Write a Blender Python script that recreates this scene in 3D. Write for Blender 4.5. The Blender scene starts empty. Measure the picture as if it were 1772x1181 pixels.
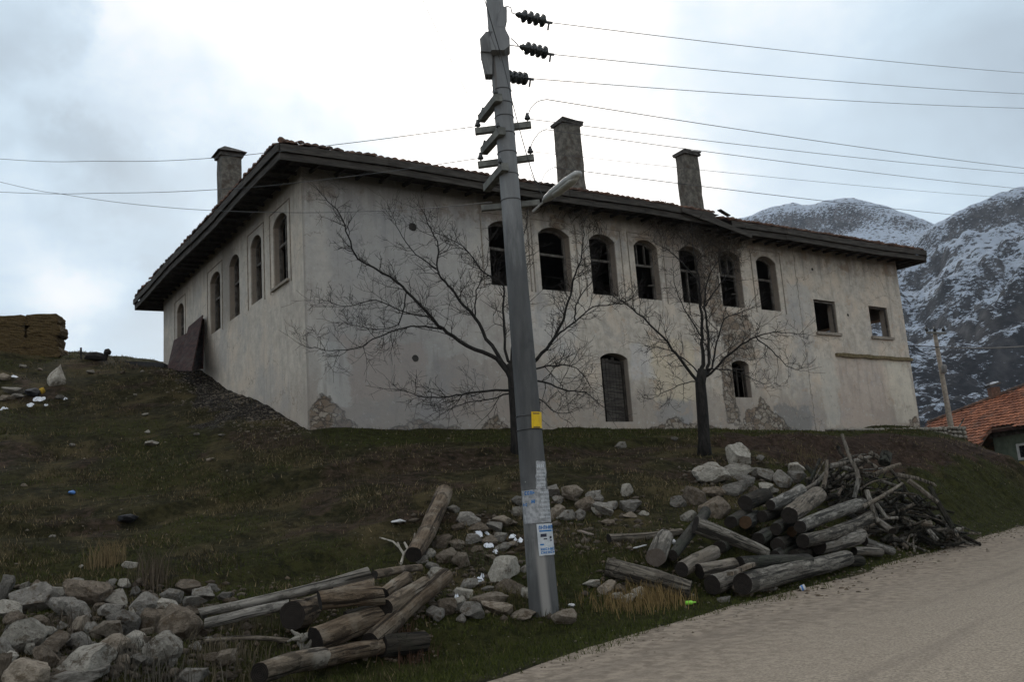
import bpy, bmesh, math, random
import numpy as np
from mathutils import Vector, Matrix
from mathutils.geometry import tessellate_polygon

# ------------------------------------------------------------------ camera
SC = bpy.context.scene
COL = SC.collection
FPX, PITCH, ROLL = 1666.19, math.radians(11.083), math.radians(-4.038)
PW, PH = 1772, 1181
EYE = np.array([0.0, 0.0, 1.6])
_cp, _sp, _cr, _sr = math.cos(PITCH), math.sin(PITCH), math.cos(ROLL), math.sin(ROLL)
_R = np.array([1.0, 0, 0]); _F = np.array([0, _cp, _sp]); _U = np.array([0, -_sp, _cp])
CR = _cr * _R + _sr * _U
CU = -_sr * _R + _cr * _U
CF = _F
cam = bpy.data.cameras.new('camera')
cam.sensor_width = 36.0
cam.lens = FPX / PW * 36.0
cam.clip_start = 0.1
cam.clip_end = 9000
camo = bpy.data.objects.new('camera', cam)
COL.objects.link(camo)
M = Matrix(((CR[0], CU[0], -CF[0], EYE[0]), (CR[1], CU[1], -CF[1], EYE[1]), (CR[2], CU[2], -CF[2], EYE[2]), (0, 0, 0, 1)))
camo.matrix_world = M
SC.camera = camo

# ------------------------------------------------------------------ light and sky
SUN_EL, SUN_AZ = math.radians(29.0), math.radians(-2.0)      # behind the house, seen through cloud
sun_dir = Vector((math.sin(SUN_AZ) * math.cos(SUN_EL), math.cos(SUN_AZ) * math.cos(SUN_EL), math.sin(SUN_EL)))
sl = bpy.data.lights.new('sun', 'SUN')
sl.energy = 1.5
sl.angle = math.radians(16)
sl.color = (1.0, 0.95, 0.88)
so = bpy.data.objects.new('sun', sl)
COL.objects.link(so)
so.rotation_euler = (-sun_dir).to_track_quat('-Z', 'Y').to_euler()

VS = SC.view_settings
VS.view_transform = 'Standard'
VS.look = 'None'
VS.exposure = -0.1
VS.gamma = 1.0
VS.use_curve_mapping = False


class NT:
    """small helper for node trees"""
    def __init__(self, tree):
        self.t = tree
        self.n = tree.nodes
        self.l = tree.links

    def node(self, typ, **kw):
        n = self.n.new(typ)
        for k, v in kw.items():
            if k == 'ins':
                for kk, vv in v.items():
                    self.put(n.inputs[kk], vv)
            else:
                setattr(n, k, v)
        return n

    def put(self, sock, v):
        if isinstance(v, bpy.types.NodeSocket):
            self.l.new(v, sock)
        elif isinstance(v, tuple) and sock.type == 'RGBA' and len(v) == 3:
            sock.default_value = (*v, 1)
        else:
            sock.default_value = v

    def m(self, op, a, b=0.0, c=0.0, clamp=False):
        n = self.n.new('ShaderNodeMath'); n.operation = op; n.use_clamp = clamp
        self.put(n.inputs[0], a); self.put(n.inputs[1], b); self.put(n.inputs[2], c)
        return n.outputs[0]

    def vm(self, op, a, b=(0, 0, 0), s=None):
        n = self.n.new('ShaderNodeVectorMath'); n.operation = op
        self.put(n.inputs[0], a); self.put(n.inputs[1], b)
        if s is not None:
            self.put(n.inputs['Scale'], s)
        return n.outputs['Value'] if op in ('DOT_PRODUCT', 'LENGTH') else n.outputs[0]

    def mix(self, f, a, b, blend='MIX'):
        n = self.n.new('ShaderNodeMix'); n.data_type = 'RGBA'; n.blend_type = blend
        self.put(n.inputs[0], f); self.put(n.inputs[6], a); self.put(n.inputs[7], b)
        return n.outputs[2]

    def ramp(self, v, lo, hi, a=0.0, b=1.0, smooth=True):
        n = self.n.new('ShaderNodeMapRange')
        n.interpolation_type = 'SMOOTHSTEP' if smooth else 'LINEAR'
        for i, x in enumerate((v, lo, hi, a, b)):
            self.put(n.inputs[i], x)
        return n.outputs[0]

    def noise(self, vec, scale=5.0, detail=4.0, rough=0.55, dist=0.0, col=False):
        n = self.n.new('ShaderNodeTexNoise')
        self.put(n.inputs['Vector'], vec)
        n.inputs['Scale'].default_value = scale; n.inputs['Detail'].default_value = detail
        n.inputs['Roughness'].default_value = rough; n.inputs['Distortion'].default_value = dist
        return n.outputs['Color'] if col else n.outputs['Fac']

    def voro(self, vec, scale=5.0, feature='F1', rand=1.0):
        n = self.n.new('ShaderNodeTexVoronoi'); n.feature = feature
        self.put(n.inputs['Vector'], vec)
        n.inputs['Scale'].default_value = scale
        n.inputs['Randomness'].default_value = rand
        return n

    def obj(self):
        return self.n.new('ShaderNodeTexCoord').outputs['Object']

    def sep(self, v):
        n = self.n.new('ShaderNodeSeparateXYZ'); self.put(n.inputs[0], v)
        return n.outputs[0], n.outputs[1], n.outputs[2]

    def comb(self, x, y, z):
        n = self.n.new('ShaderNodeCombineXYZ')
        for i, q in enumerate((x, y, z)):
            self.put(n.inputs[i], q)
        return n.outputs[0]

    def bump(self, h, strength=0.5, dist=0.05, normal=None):
        n = self.n.new('ShaderNodeBump')
        n.inputs['Strength'].default_value = strength; n.inputs['Distance'].default_value = dist
        self.put(n.inputs['Height'], h)
        if normal is not None:
            self.put(n.inputs['Normal'], normal)
        return n.outputs[0]


# world: Nishita sky seen through gaps of a thick broken cloud deck
world = bpy.data.worlds.new('World')
SC.world = world
world.use_nodes = True
wt = NT(world.node_tree)
world.node_tree.nodes.clear()
sky = wt.node('ShaderNodeTexSky', sky_type='NISHITA', sun_disc=False, sun_elevation=SUN_EL, sun_rotation=SUN_AZ,
              air_density=1.0, dust_density=1.5, ozone_density=1.0)
wd = wt.n.new('ShaderNodeTexCoord').outputs['Generated']
wx, wy, wz = wt.sep(wd)
wzz = wt.m('ADD', wt.m('MAXIMUM', wz, 0.0), 0.22)
cp = wt.comb(wt.m('DIVIDE', wx, wzz), wt.m('DIVIDE', wy, wzz), 0.0)
n1 = wt.noise(wt.vm('ADD', cp, (3.1, 1.7, 0.0)), 0.9, 6.0, 0.55, 0.3)
n2 = wt.noise(wt.vm('ADD', cp, (9.4, 4.2, 2.0)), 2.6, 6.0, 0.55, 0.4)
warp = wt.vm('SCALE', wt.vm('SUBTRACT', wt.noise(wd, 5.0, 6.0, 0.6, 0.0, True), (0.5, 0.5, 0.5)), s=0.26)
wdn = wt.vm('NORMALIZE', wt.vm('ADD', wd, warp))
dsun = wt.vm('DOT_PRODUCT', wd, tuple(sun_dir))
glow = wt.m('POWER', wt.m('MAXIMUM', wt.vm('DOT_PRODUCT', wdn, tuple(sun_dir)), 0.0), 30.0)
glow2 = wt.m('POWER', wt.m('MAXIMUM', dsun, 0.0), 5.0)
cl = wt.m('ADD', wt.m('MULTIPLY', wt.m('SUBTRACT', n1, 0.5), 1.3), wt.m('MULTIPLY', wt.m('SUBTRACT', n2, 0.5), 0.9))
# banks of cloud: compass direction, height above the horizon, width (degrees), brightness
BANKS = [(-17.0, 22.5, 9.0, -0.32), (-12.5, 22.5, 5.0, -0.17), (-5.5, 21.5, 3.5, -0.16), (-15.5, 30.0, 2.4, -0.20), (-7.0, 17.0, 4.0, -0.14), (11.0, 26.5, 5.0, -0.22), (-26.0, 20.0, 9.0, -0.06), (-9.5, 24.5, 2.6, -0.30), (-27.5, 28.0, 3.5, -0.30), (-23.0, 28.5, 6.0, 0.30), (-21.5, 14.0, 5.0, 0.26), (-28.0, 15.5, 4.0, 0.18),
         (-23.5, 17.5, 3.5, -0.16), (-19.5, 10.5, 4.5, -0.16), (17.0, 27.0, 12.0, -0.10), (8.5, 19.0, 4.0, 0.22), (27.0, 22.0, 10.0, -0.06), (22.0, 31.0, 5.0, 0.10), (-12.0, 18.0, 3.5, 0.16)]
lum = wt.m('ADD', wt.m('ADD', 0.74, wt.m('MULTIPLY', glow2, 0.24)), wt.m('MULTIPLY', glow, 1.12))
for az_, el_, sg_, am_ in BANKS:
    a_, e_ = math.radians(az_), math.radians(el_)
    d_ = wt.vm('DOT_PRODUCT', wdn, (math.sin(a_) * math.cos(e_), math.cos(a_) * math.cos(e_), math.sin(e_)))
    lum = wt.m('ADD', lum, wt.ramp(d_, math.cos(math.radians(sg_ * 1.6)), 1.0, 0.0, am_))
lum = wt.m('ADD', lum, wt.m('MULTIPLY', cl, wt.m('ADD', 0.40, wt.m('MULTIPLY', glow2, 0.40))))
back = wt.m('MULTIPLY', wt.m('MAXIMUM', wt.m('MULTIPLY', wy, -1.0), 0.0), wt.m('POWER', wt.m('SUBTRACT', 1.0, wt.m('MAXIMUM', wz, 0.0)), 2.0))  # added fill: sky brightened low behind the camera for the shaded walls
lum = wt.m('ADD', lum, wt.m('MULTIPLY', back, 1.1))
# added fill: deck made brighter and whiter overhead to light road and ground
over = wt.ramp(wz, 0.52, 0.9)
lum = wt.m('ADD', lum, wt.m('MULTIPLY', over, 0.35))
lum = wt.m('MAXIMUM', lum, 0.16)
tint = wt.mix(wt.m('MAXIMUM', wt.ramp(lum, 0.85, 1.35), over), (0.80, 0.985, 1.135), (1.02, 1.0, 0.97))
ccol = wt.vm('SCALE', tint, s=wt.m('MULTIPLY', lum, 10.0))
thin = wt.m('ADD', 0.86, wt.m('MULTIPLY', cl, 0.35), clamp=True)
wcol = wt.mix(thin, sky.outputs[0], ccol)
bg = wt.node('ShaderNodeBackground')
bg.inputs['Strength'].default_value = 0.1
wt.l.new(wcol, bg.inputs['Color'])
wo = wt.node('ShaderNodeOutputWorld')
wt.l.new(bg.outputs[0], wo.inputs['Surface'])

random.seed(7)
RNG = np.random.default_rng(11)


# ------------------------------------------------------------------ pixel rays, terrain
def ray(x, y):
    return ((x - PW / 2) / FPX) * CR - ((y - PH / 2) / FPX) * CU + CF


def at(x, y, d):
    """world point on the ray through photo pixel x,y at horizontal depth d"""
    r = ray(x, y)
    return EYE + r / r[1] * d


def metres(px, d):
    return px * d / FPX


AZ = math.radians(56.593)
UX = np.array([math.sin(AZ), math.cos(AZ), 0.0])      # along the long facade
NX = np.array([-UX[1], UX[0], 0.0])                   # into the house
P0 = np.array([-5.2296, 24.0, 0.0])
BZ = 4.47                                             # height of the facade's foot
HL, HD = 25.05, 15.06


def house_pt(s, t, z):
    return P0 + UX * s + NX * t + np.array([0, 0, z])


def on_plane(x, y, p, n):
    r = ray(x, y)
    return EYE + r * (np.dot(p - EYE, n) / np.dot(r, n))


def vnoise(x, y, seed=0):
    xi = np.floor(x); yi = np.floor(y)
    fx = x - xi; fy = y - yi
    fx = fx * fx * fx * (fx * (fx * 6 - 15) + 10); fy = fy * fy * fy * (fy * (fy * 6 - 15) + 10)

    def h(a, b):
        q = np.sin(a * 127.1 + b * 311.7 + seed * 74.7) * 43758.5453
        return q - np.floor(q)
    return (h(xi, yi) * (1 - fx) * (1 - fy) + h(xi + 1, yi) * fx * (1 - fy) + h(xi, yi + 1) * (1 - fx) * fy + h(xi + 1, yi + 1) * fx * fy) * 2 - 1


def fbm(x, y, oct=4, seed=0, gain=0.5):
    a, s, f = 1.0, 0.0, 1.0
    for i in range(oct):
        s = s + a * vnoise(x * f + i * 17.3, y * f - i * 9.1, seed + i)
        a *= gain; f *= 2.03
    return s


RS = 0.03                                             # road grade


def on_grade(x, y):
    r = ray(x, y)
    t = -EYE[2] / (r[2] - RS * r[1])
    return EYE + r * t


E1 = on_grade(850, 1181); E2 = on_grade(1772, 915)
ED = (E2 - E1)[:2] / np.linalg.norm((E2 - E1)[:2])
EN = np.array([ED[1], -ED[0]])                        # towards the road


def edge_dist(x, y):
    return (x - E1[0]) * EN[0] + (y - E1[1]) * EN[1]


CTRL = []
for a in [(100, 1150, 9.6), (100, 1010, 13.6), (100, 950, 16), (100, 850, 20), (100, 750, 25), (100, 680, 29), (50, 612, 33), (200, 627, 34.5),
          (-150, 620, 31), (-150, 950, 15), (-150, 800, 22),
          (300, 1150, 10), (300, 1010, 13.7), (300, 900, 18), (300, 800, 22.5), (300, 700, 28.5), (300, 642, 36),
          (520, 1120, 11), (520, 1000, 14.0), (520, 900, 17.5), (520, 820, 20.6), (520, 762, 23),
          (700, 1060, 12.2), (700, 960, 15.0), (700, 880, 17.8), (700, 800, 21.3), (700, 757, 24.4),
          (900, 1062, 12.9), (900, 960, 14.9), (900, 900, 16.8), (900, 860, 18.6), (900, 800, 21.3), (900, 765, 24.5),
          (1060, 1060, 12.8), (1060, 960, 14.9), (1060, 880, 17.7), (1060, 800, 21.8), (1060, 762, 25.6),
          (1218, 1030, 13.2), (1218, 900, 17.2), (1218, 840, 20.3), (1218, 778, 24.3), (1218, 750, 29),
          (1360, 1000, 14.6), (1360, 900, 18.4), (1360, 830, 22), (1360, 775, 27),
          (1500, 960, 16.6), (1500, 900, 19.6), (1500, 850, 22.4), (1500, 800, 26.5), (1500, 766, 30.5), (1500, 750, 33.5), (1590, 756, 34.2), (1380, 752, 30.0),
          (1640, 932, 19.4), (1640, 880, 22.6), (1640, 830, 26.2), (1640, 780, 31), (1640, 756, 35),
          (1690, 776, 34), (1740, 826, 30), (1772, 852, 27.5), (1772, 890, 24.0), (1820, 880, 26)]:
    CTRL.append(at(*a))
for s in (0.3, 5, 10, 15, 20, 25):
    CTRL.append(house_pt(s, 0.0, 4.42 - 0.011 * max(0, s - 8)))
for t, z in ((0, 4.42), (4.2, 5.83), (10, 7.72), (15.06, 8.83)):
    CTRL.append(house_pt(0, t, z))
CTRL += [np.array(p, float) for p in [(-45, 45, 8.3), (-40, 15, 2.6), (-30, 6, 0.6), (-24, 0, 0.0), (-5, 2, 0.05), (20, 0, 0), (45, 20, 0.6),
         (21, 37, 0.9), (24, 46, 1.0), (20.5, 41, 1.0), (32, 38, 1.0), (40, 50, 1.0), (45, 70, 0.5), (0, 62, 7.0), (-25, 55, 8.3), (18, 60, 2.2), (-45, 70, 7.5), (0, 80, 5)]]
CTRL = np.array(CTRL)


def _tk(d2):
    return d2 * np.log(np.maximum(d2, 1e-12)) * 0.5


_cxy = CTRL[:, :2] / 10.0
_K = _tk(((_cxy[:, None] - _cxy[None]) ** 2).sum(-1)) + np.eye(len(_cxy)) * 2e-3
_Pm = np.c_[np.ones(len(_cxy)), _cxy]
_A = np.block([[_K, _Pm], [_Pm.T, np.zeros((3, 3))]])
_W = np.linalg.solve(_A, np.r_[CTRL[:, 2], 0, 0, 0])


def smooth(a, b, x):
    t = np.clip((x - a) / (b - a), 0, 1)
    return t * t * (3 - 2 * t)


def ground_z(x, y):
    x = np.asarray(x, float); y = np.asarray(y, float)
    sh = x.shape
    x = x.ravel(); y = y.ravel()
    cx = np.clip(x, -48, 50); cy = np.clip(y, -2, 85)
    q = np.c_[cx, cy] / 10.0
    z = np.empty(len(q))
    for i in range(0, len(q), 20000):
        b = q[i:i + 20000]
        k = _tk(((b[:, None] - _cxy[None]) ** 2).sum(-1))
        z[i:i + 20000] = k @ _W[:-3] + _W[-3] + b @ _W[-2:]
    e = edge_dist(x, y)
    grade = RS * np.clip(y, -60, 60)
    w = smooth(0.15, 2.4, -e)
    # house platform: nothing pokes through the upper floor
    rx = x - P0[0]; ry = y - P0[1]
    s = rx * UX[0] + ry * UX[1]; t = rx * NX[0] + ry * NX[1]
    inside = (s > 0.25) & (s < HL - 0.25) & (t > 0.25) & (t < HD - 0.25)
    z = np.where(inside, np.minimum(z, 6.6), z)
    n = fbm(x * 0.55, y * 0.55, 3, 3) * 0.10 * (1 - 0.85 * smooth(-5, -1, t) * (s > -1)) + fbm(x * 2.3, y * 2.3, 3, 8) * 0.035
    # eroded ledges on the bare bank below the house's right end
    bank = smooth(4.0, 8.0, x) * smooth(22.0, 25.0, y) * (1 - smooth(17, 21, x))
    n = n + bank * (1 - smooth(-5.0, -2.2, t)) * (np.abs(fbm(x * 0.5 + y * .15, y * 1.1, 3, 21)) * 0.28 - 0.1)
    tb = t + 0.7 * fbm(x * 0.22, y * 0.22, 3, 61)
    for tc, am in ((-3.6, 0.42), (-8.2, 0.34), (-12.5, 0.30), (-16.0, 0.2)):
        n = n + am * np.minimum(smooth(tc - 0.45, tc + 0.45, tb) - np.clip((tb - (tc - 1.9)) / 3.8, 0, 1), 0.12)
    far = smooth(55, 110, np.hypot(x * 0.9, y - 25))
    z = (z + n * np.where(inside, 0, 1)) * (1 - far) + (-2.0 + 0 * x) * far
    z = grade * (1 - w) + z * w
    return z.reshape(sh)


def gz(x, y):
    return float(ground_z(np.array([x]), np.array([y]))[0])


_TT = np.linspace(6.0, 75.0, 1400)


def gp(px, py, lift=0.0):
    """where the ray through photo pixel px,py meets the ground raised by lift"""
    r = ray(px, py); r = r / r[1]
    X = EYE[None] + r[None] * _TT[:, None]
    d = X[:, 2] - ground_z(X[:, 0], X[:, 1]) - lift
    k = np.where(d <= 0)[0]
    if len(k) == 0:
        k = [int(np.argmin(d))]
    i = k[0]
    if i == 0:
        return X[0]
    f = d[i - 1] / (d[i - 1] - d[i] + 1e-9)
    return X[i - 1] * (1 - f) + X[i] * f


# ------------------------------------------------------------------ object helpers
def link(o):
    COL.objects.link(o)
    return o


def tag(o, label=None, cat=None, group=None, kind=None):
    if label: o['label'] = label
    if cat: o['category'] = cat
    if group: o['group'] = group
    if kind: o['kind'] = kind
    return o


def empty(name, loc, rz=0.0):
    o = bpy.data.objects.new(name, None)
    o.location = Vector(loc); o.rotation_euler = (0, 0, rz)
    o.empty_display_size = 0.2
    return link(o)


def mesh_obj(name, verts, faces, mat, parent=None, smooth_=False, mats=None):
    me = bpy.data.meshes.new(name)
    me.from_pydata([tuple(map(float, v)) for v in verts], [], [tuple(map(int, f)) for f in faces])
    me.update()
    for q in ([mat] if mats is None else mats):
        me.materials.append(q)
    if smooth_:
        me.polygons.foreach_set('use_smooth', [True] * len(me.polygons))
    o = link(bpy.data.objects.new(name, me))
    if parent is not None:
        o.parent = parent
    return o


class MB:
    """collects boxes, tubes and sheets into one mesh"""
    def __init__(self):
        self.v = []; self.f = []

    def box(self, c, size, rot=None, jit=0.0):
        h = [s / 2 for s in size]
        b = len(self.v)
        for sx, sy, sz in ((-1, -1, -1), (1, -1, -1), (1, 1, -1), (-1, 1, -1), (-1, -1, 1), (1, -1, 1), (1, 1, 1), (-1, 1, 1)):
            p = Vector((sx * h[0] + random.uniform(-jit, jit), sy * h[1] + random.uniform(-jit, jit), sz * h[2] + random.uniform(-jit, jit)))
            if rot is not None:
                p = rot @ p
            self.v.append(p + Vector(c))
        self.f += [tuple(b + i for i in q) for q in ((0, 3, 2, 1), (4, 5, 6, 7), (0, 1, 5, 4), (1, 2, 6, 5), (2, 3, 7, 6), (3, 0, 4, 7))]
        return self

    def beam(self, a, b, w, h, up=(0, 0, 1)):
        a = Vector(a); b = Vector(b)
        z = (b - a).normalized(); u = Vector(up)
        x = z.cross(u)
        if x.length < 1e-4:
            x = z.cross(Vector((1, 0, 0)))
        x.normalize(); y = x.cross(z)
        k = len(self.v)
        for p in (a, b):
            for sx, sy in ((-1, -1), (1, -1), (1, 1), (-1, 1)):
                self.v.append(p + x * sx * w / 2 + y * sy * h / 2)
        self.f += [tuple(k + i for i in q) for q in ((0, 3, 2, 1), (4, 5, 6, 7), (0, 1, 5, 4), (1, 2, 6, 5), (2, 3, 7, 6), (3, 0, 4, 7))]
        return self

    def tube(self, pts, rad, sides=8, caps=True, jit=0.0):
        pts = [Vector(p) for p in pts]
        n = len(pts)
        if not hasattr(rad, '__len__'):
            rad = [rad] * n
        t0 = (pts[1] - pts[0]).normalized()
        x = t0.cross(Vector((0, 0, 1)))
        if x.length < 1e-3:
            x = t0.cross(Vector((1, 0, 0)))
        x.normalize()
        k = len(self.v)
        for i, p in enumerate(pts):
            t = (pts[min(i + 1, n - 1)] - pts[max(i - 1, 0)]).normalized()
            x = (x - t * x.dot(t)).normalized()
            y = t.cross(x)
            for j in range(sides):
                a = 2 * math.pi * j / sides
                r = rad[i] * (1 + random.uniform(-jit, jit))
                self.v.append(p + x * math.cos(a) * r + y * math.sin(a) * r)
        for i in range(n - 1):
            for j in range(sides):
                j2 = (j + 1) % sides
                self.f.append((k + i * sides + j, k + i * sides + j2, k + (i + 1) * sides + j2, k + (i + 1) * sides + j))
        if caps:
            self.f.append(tuple(k + j for j in reversed(range(sides))))
            self.f.append(tuple(k + (n - 1) * sides + j for j in range(sides)))
        return self

    def lathe(self, a, b, prof, sides=12):
        """prof: (fraction along a->b, radius)"""
        a = Vector(a); b = Vector(b)
        return self.tube([a + (b - a) * t for t, r in prof], [r for t, r in prof], sides)

    def poly(self, pts):
        k = len(self.v)
        self.v += [Vector(p) for p in pts]
        self.f.append(tuple(range(k, k + len(pts))))
        return self

    def prism(self, pts, ext):
        """closed prism from polygon pts pushed along ext"""
        k = len(self.v); n = len(pts); e = Vector(ext)
        self.v += [Vector(p) for p in pts] + [Vector(p) + e for p in pts]
        self.f.append(tuple(range(k, k + n))[::-1]); self.f.append(tuple(range(k + n, k + 2 * n)))
        for i in range(n):
            j = (i + 1) % n
            self.f.append((k + i, k + j, k + n + j, k + n + i))
        return self

    def build(self, name, mat, parent=None, smooth_=False):
        return mesh_obj(name, self.v, self.f, mat, parent, smooth_)


# ------------------------------------------------------------------ materials
MATS = {}


def new_mat(name, rough=0.9, spec=0.3):
    m = bpy.data.materials.new(name)
    m.use_nodes = True
    t = NT(m.node_tree)
    b = m.node_tree.nodes['Principled BSDF']
    b.inputs['Roughness'].default_value = rough
    b.inputs['Specular IOR Level'].default_value = spec
    MATS[name] = m
    return m, t, b


def noisy(name, c1, c2, scale=6.0, rough=0.9, bump=0.3, bdist=0.02, stretch=(1, 1, 1), c3=None, bscale=None, spec=0.25, detail=6.0, metal=0.0, lo=0.35, hi=0.68):
    m, t, b = new_mat(name, rough, spec)
    v = t.vm('MULTIPLY', t.obj(), stretch)
    n = t.noise(v, scale, detail, 0.62)
    c = t.mix(t.ramp(n, lo, hi), c1, c2)
    if c3 is not None:
        c = t.mix(t.ramp(t.noise(t.vm('ADD', v, (5, 7, 3)), scale * 0.35, 4, 0.6), 0.5, 0.68), c, c3)
    t.put(b.inputs['Base Color'], c)
    b.inputs['Metallic'].default_value = metal
    if bump:
        t.put(b.inputs['Normal'], t.bump(t.noise(v, bscale or scale * 3, 6, 0.65), bump, bdist))
    return m


noisy('old_wood', (0.055, 0.047, 0.040), (0.15, 0.135, 0.118), 5, stretch=(1, 1, 1), bump=0.4, bdist=0.01)
noisy('fascia_wood', (0.030, 0.026, 0.022), (0.085, 0.075, 0.065), 5, stretch=(0.4, 0.4, 4), bump=0.5, bdist=0.01)
noisy('dark_wood', (0.020, 0.017, 0.014), (0.05, 0.042, 0.035), 6, bump=0.3)
noisy('sill_stone', (0.20, 0.17, 0.14), (0.32, 0.28, 0.23), 8)
noisy('moss_ledge', (0.10, 0.075, 0.035), (0.19, 0.15, 0.085), 9, bump=0.6)
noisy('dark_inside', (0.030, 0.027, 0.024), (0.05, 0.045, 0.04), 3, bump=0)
noisy('chimney_render', (0.085, 0.077, 0.065), (0.185, 0.168, 0.142), 7, bump=0.9, bdist=0.04, c3=(0.075, 0.058, 0.046))
noisy('chimney_brick', (0.09, 0.05, 0.035), (0.17, 0.10, 0.07), 14, bump=0.5)
noisy('slab', (0.04, 0.037, 0.034), (0.11, 0.10, 0.09), 6, bump=0.5)
noisy('old_tile', (0.07, 0.042, 0.032), (0.17, 0.095, 0.065), 3, bump=0.4, c3=(0.05, 0.045, 0.04))
noisy('concrete', (0.15, 0.15, 0.15), (0.24, 0.24, 0.235), 4, bump=0.25, bdist=0.01, stretch=(3, 3, 0.7), c3=(0.11, 0.11, 0.113))
noisy('arm_concrete', (0.11, 0.11, 0.10), (0.20, 0.20, 0.18), 7, bump=0.3)
noisy('steel', (0.05, 0.05, 0.052), (0.10, 0.10, 0.10), 9, rough=0.6, bump=0.15, metal=0.3)
noisy('insulator', (0.010, 0.013, 0.014), (0.025, 0.03, 0.03), 6, rough=0.25, bump=0, spec=0.5)
noisy('wire', (0.05, 0.05, 0.05), (0.09, 0.09, 0.09), 3, rough=0.6, bump=0)
noisy('lamp_shell', (0.30, 0.30, 0.29), (0.40, 0.40, 0.38), 6, rough=0.5, bump=0.1)
noisy('lamp_glass', (0.34, 0.34, 0.31), (0.44, 0.44, 0.40), 8, rough=0.25, bump=0, spec=0.5)
noisy('rust_sheet', (0.022, 0.011, 0.009), (0.066, 0.029, 0.023), 4, rough=0.85, bump=0.2, stretch=(1, 1, 2.5), c3=(0.055, 0.038, 0.032))
noisy('yellow_paint', (0.62, 0.38, 0.008), (0.75, 0.50, 0.012), 9, rough=0.5, bump=0.05)
noisy('paper', (0.46, 0.48, 0.50), (0.60, 0.62, 0.64), 14, rough=0.8, bump=0.1)
noisy('paper_old', (0.22, 0.225, 0.23), (0.42, 0.42, 0.43), 16, rough=0.9, bump=0.2)
noisy('ink_blue', (0.02, 0.13, 0.36), (0.04, 0.19, 0.45), 10, bump=0)
noisy('ink_dark', (0.02, 0.02, 0.035), (0.04, 0.04, 0.06), 10, bump=0)
noisy('snow', (0.50, 0.53, 0.58), (0.72, 0.74, 0.78), 12, rough=0.7, bump=0.3)
noisy('white_plastic', (0.46, 0.46, 0.47), (0.62, 0.62, 0.62), 6, rough=0.5, bump=0.4, bdist=0.05)
noisy('black_plastic', (0.012, 0.012, 0.014), (0.03, 0.03, 0.033), 6, rough=0.5, bump=0.3)
noisy('yellow_scrap', (0.30, 0.18, 0.02), (0.45, 0.30, 0.04), 9, bump=0.2)
noisy('blue_plastic', (0.06, 0.16, 0.42), (0.10, 0.24, 0.55), 9, rough=0.4, bump=0.1)
noisy('green_plastic', (0.25, 0.62, 0.05), (0.35, 0.75, 0.1), 9, rough=0.4, bump=0.1)
noisy('green_plaster', (0.11, 0.135, 0.10), (0.17, 0.20, 0.15), 3, bump=0.25)
noisy('ochre_plaster', (0.30, 0.22, 0.08), (0.36, 0.27, 0.11), 3, bump=0.2)
noisy('white_frame', (0.55, 0.55, 0.54), (0.66, 0.66, 0.65), 6, rough=0.5, bump=0.05)
noisy('pane', (0.010, 0.012, 0.014), (0.02, 0.022, 0.024), 3, rough=0.08, bump=0, spec=0.5)
noisy('hay', (0.055, 0.036, 0.014), (0.19, 0.128, 0.052), 30, bump=0.9, bdist=0.05, stretch=(1, 1, 3), c3=(0.05, 0.03, 0.013))
noisy('bark_tree', (0.009, 0.008, 0.007), (0.028, 0.025, 0.022), 14, bump=0.7, bdist=0.02, stretch=(1, 1, 0.3))
noisy('twig', (0.014, 0.011, 0.010), (0.034, 0.028, 0.023), 6, bump=0)
noisy('dry_creeper', (0.03, 0.024, 0.018), (0.07, 0.055, 0.04), 6, bump=0)
noisy('far_wall', (0.03, 0.03, 0.032), (0.05, 0.05, 0.05), 4)
noisy('implement', (0.012, 0.010, 0.010), (0.03, 0.026, 0.024), 4, bump=0.5)


def log_mat(name, c1, c2, c3, crack=0.6):
    m, t, b = new_mat(name, 0.92, 0.2)
    oi = t.n.new('ShaderNodeObjectInfo')
    v = t.vm('ADD', t.obj(), t.vm('MULTIPLY', t.comb(oi.outputs['Random'], oi.outputs['Random'], oi.outputs['Random']), (0.0, 0.0, 37.0)))
    vs = t.vm('MULTIPLY', v, (1, 1, 0.10))
    n = t.noise(vs, 26, 6, 0.65)
    n2 = t.noise(v, 2.6, 4, 0.6)
    cr = t.voro(t.vm('ADD', t.vm('MULTIPLY', v, (1, 1, 0.10)), t.vm('SCALE', t.noise(v, 9, 3, col=True), s=0.10)), 11, 'DISTANCE_TO_EDGE').outputs['Distance']
    crk = t.ramp(cr, 0.0, 0.05)
    c = t.mix(t.ramp(n, 0.36, 0.66), c1, c2)
    c = t.mix(t.ramp(n2, 0.46, 0.68), c, c3)
    lc = t.noise(t.vm('MULTIPLY', v, (1, 1, 0.035)), 15, 5, 0.6, 0.3)
    c = t.mix(t.ramp(lc, 0.565, 0.60, 0.0, 0.85), c, tuple(x * 0.18 for x in c1))
    c = t.mix(t.ramp(t.noise(t.vm('MULTIPLY', v, (1, 1, 0.5)), 4.2, 5, 0.65), 0.56, 0.60, 0.0, 0.7), c, tuple(x * 0.5 for x in c1))
    c = t.mix(t.m('MULTIPLY', t.m('SUBTRACT', 1.0, crk), crack), c, tuple(x * 0.25 for x in c1))
    c = t.vm('SCALE', t.mix(oi.outputs['Random'], t.vm('MULTIPLY', c, (1.08, 0.98, 0.86)), t.vm('MULTIPLY', c, (0.96, 1.0, 1.02))), s=t.m('ADD', 0.68, t.m('MULTIPLY', oi.outputs['Random'], 0.6)))
    t.put(b.inputs['Base Color'], c)
    h = t.m('ADD', t.m('MULTIPLY', n, 0.5), t.m('MULTIPLY', crk, 0.7 * crack + 0.1))
    h = t.m('SUBTRACT', h, t.ramp(lc, 0.55, 0.61, 0.0, 0.9))
    t.put(b.inputs['Normal'], t.bump(h, 0.8, 0.02))
    return m


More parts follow.
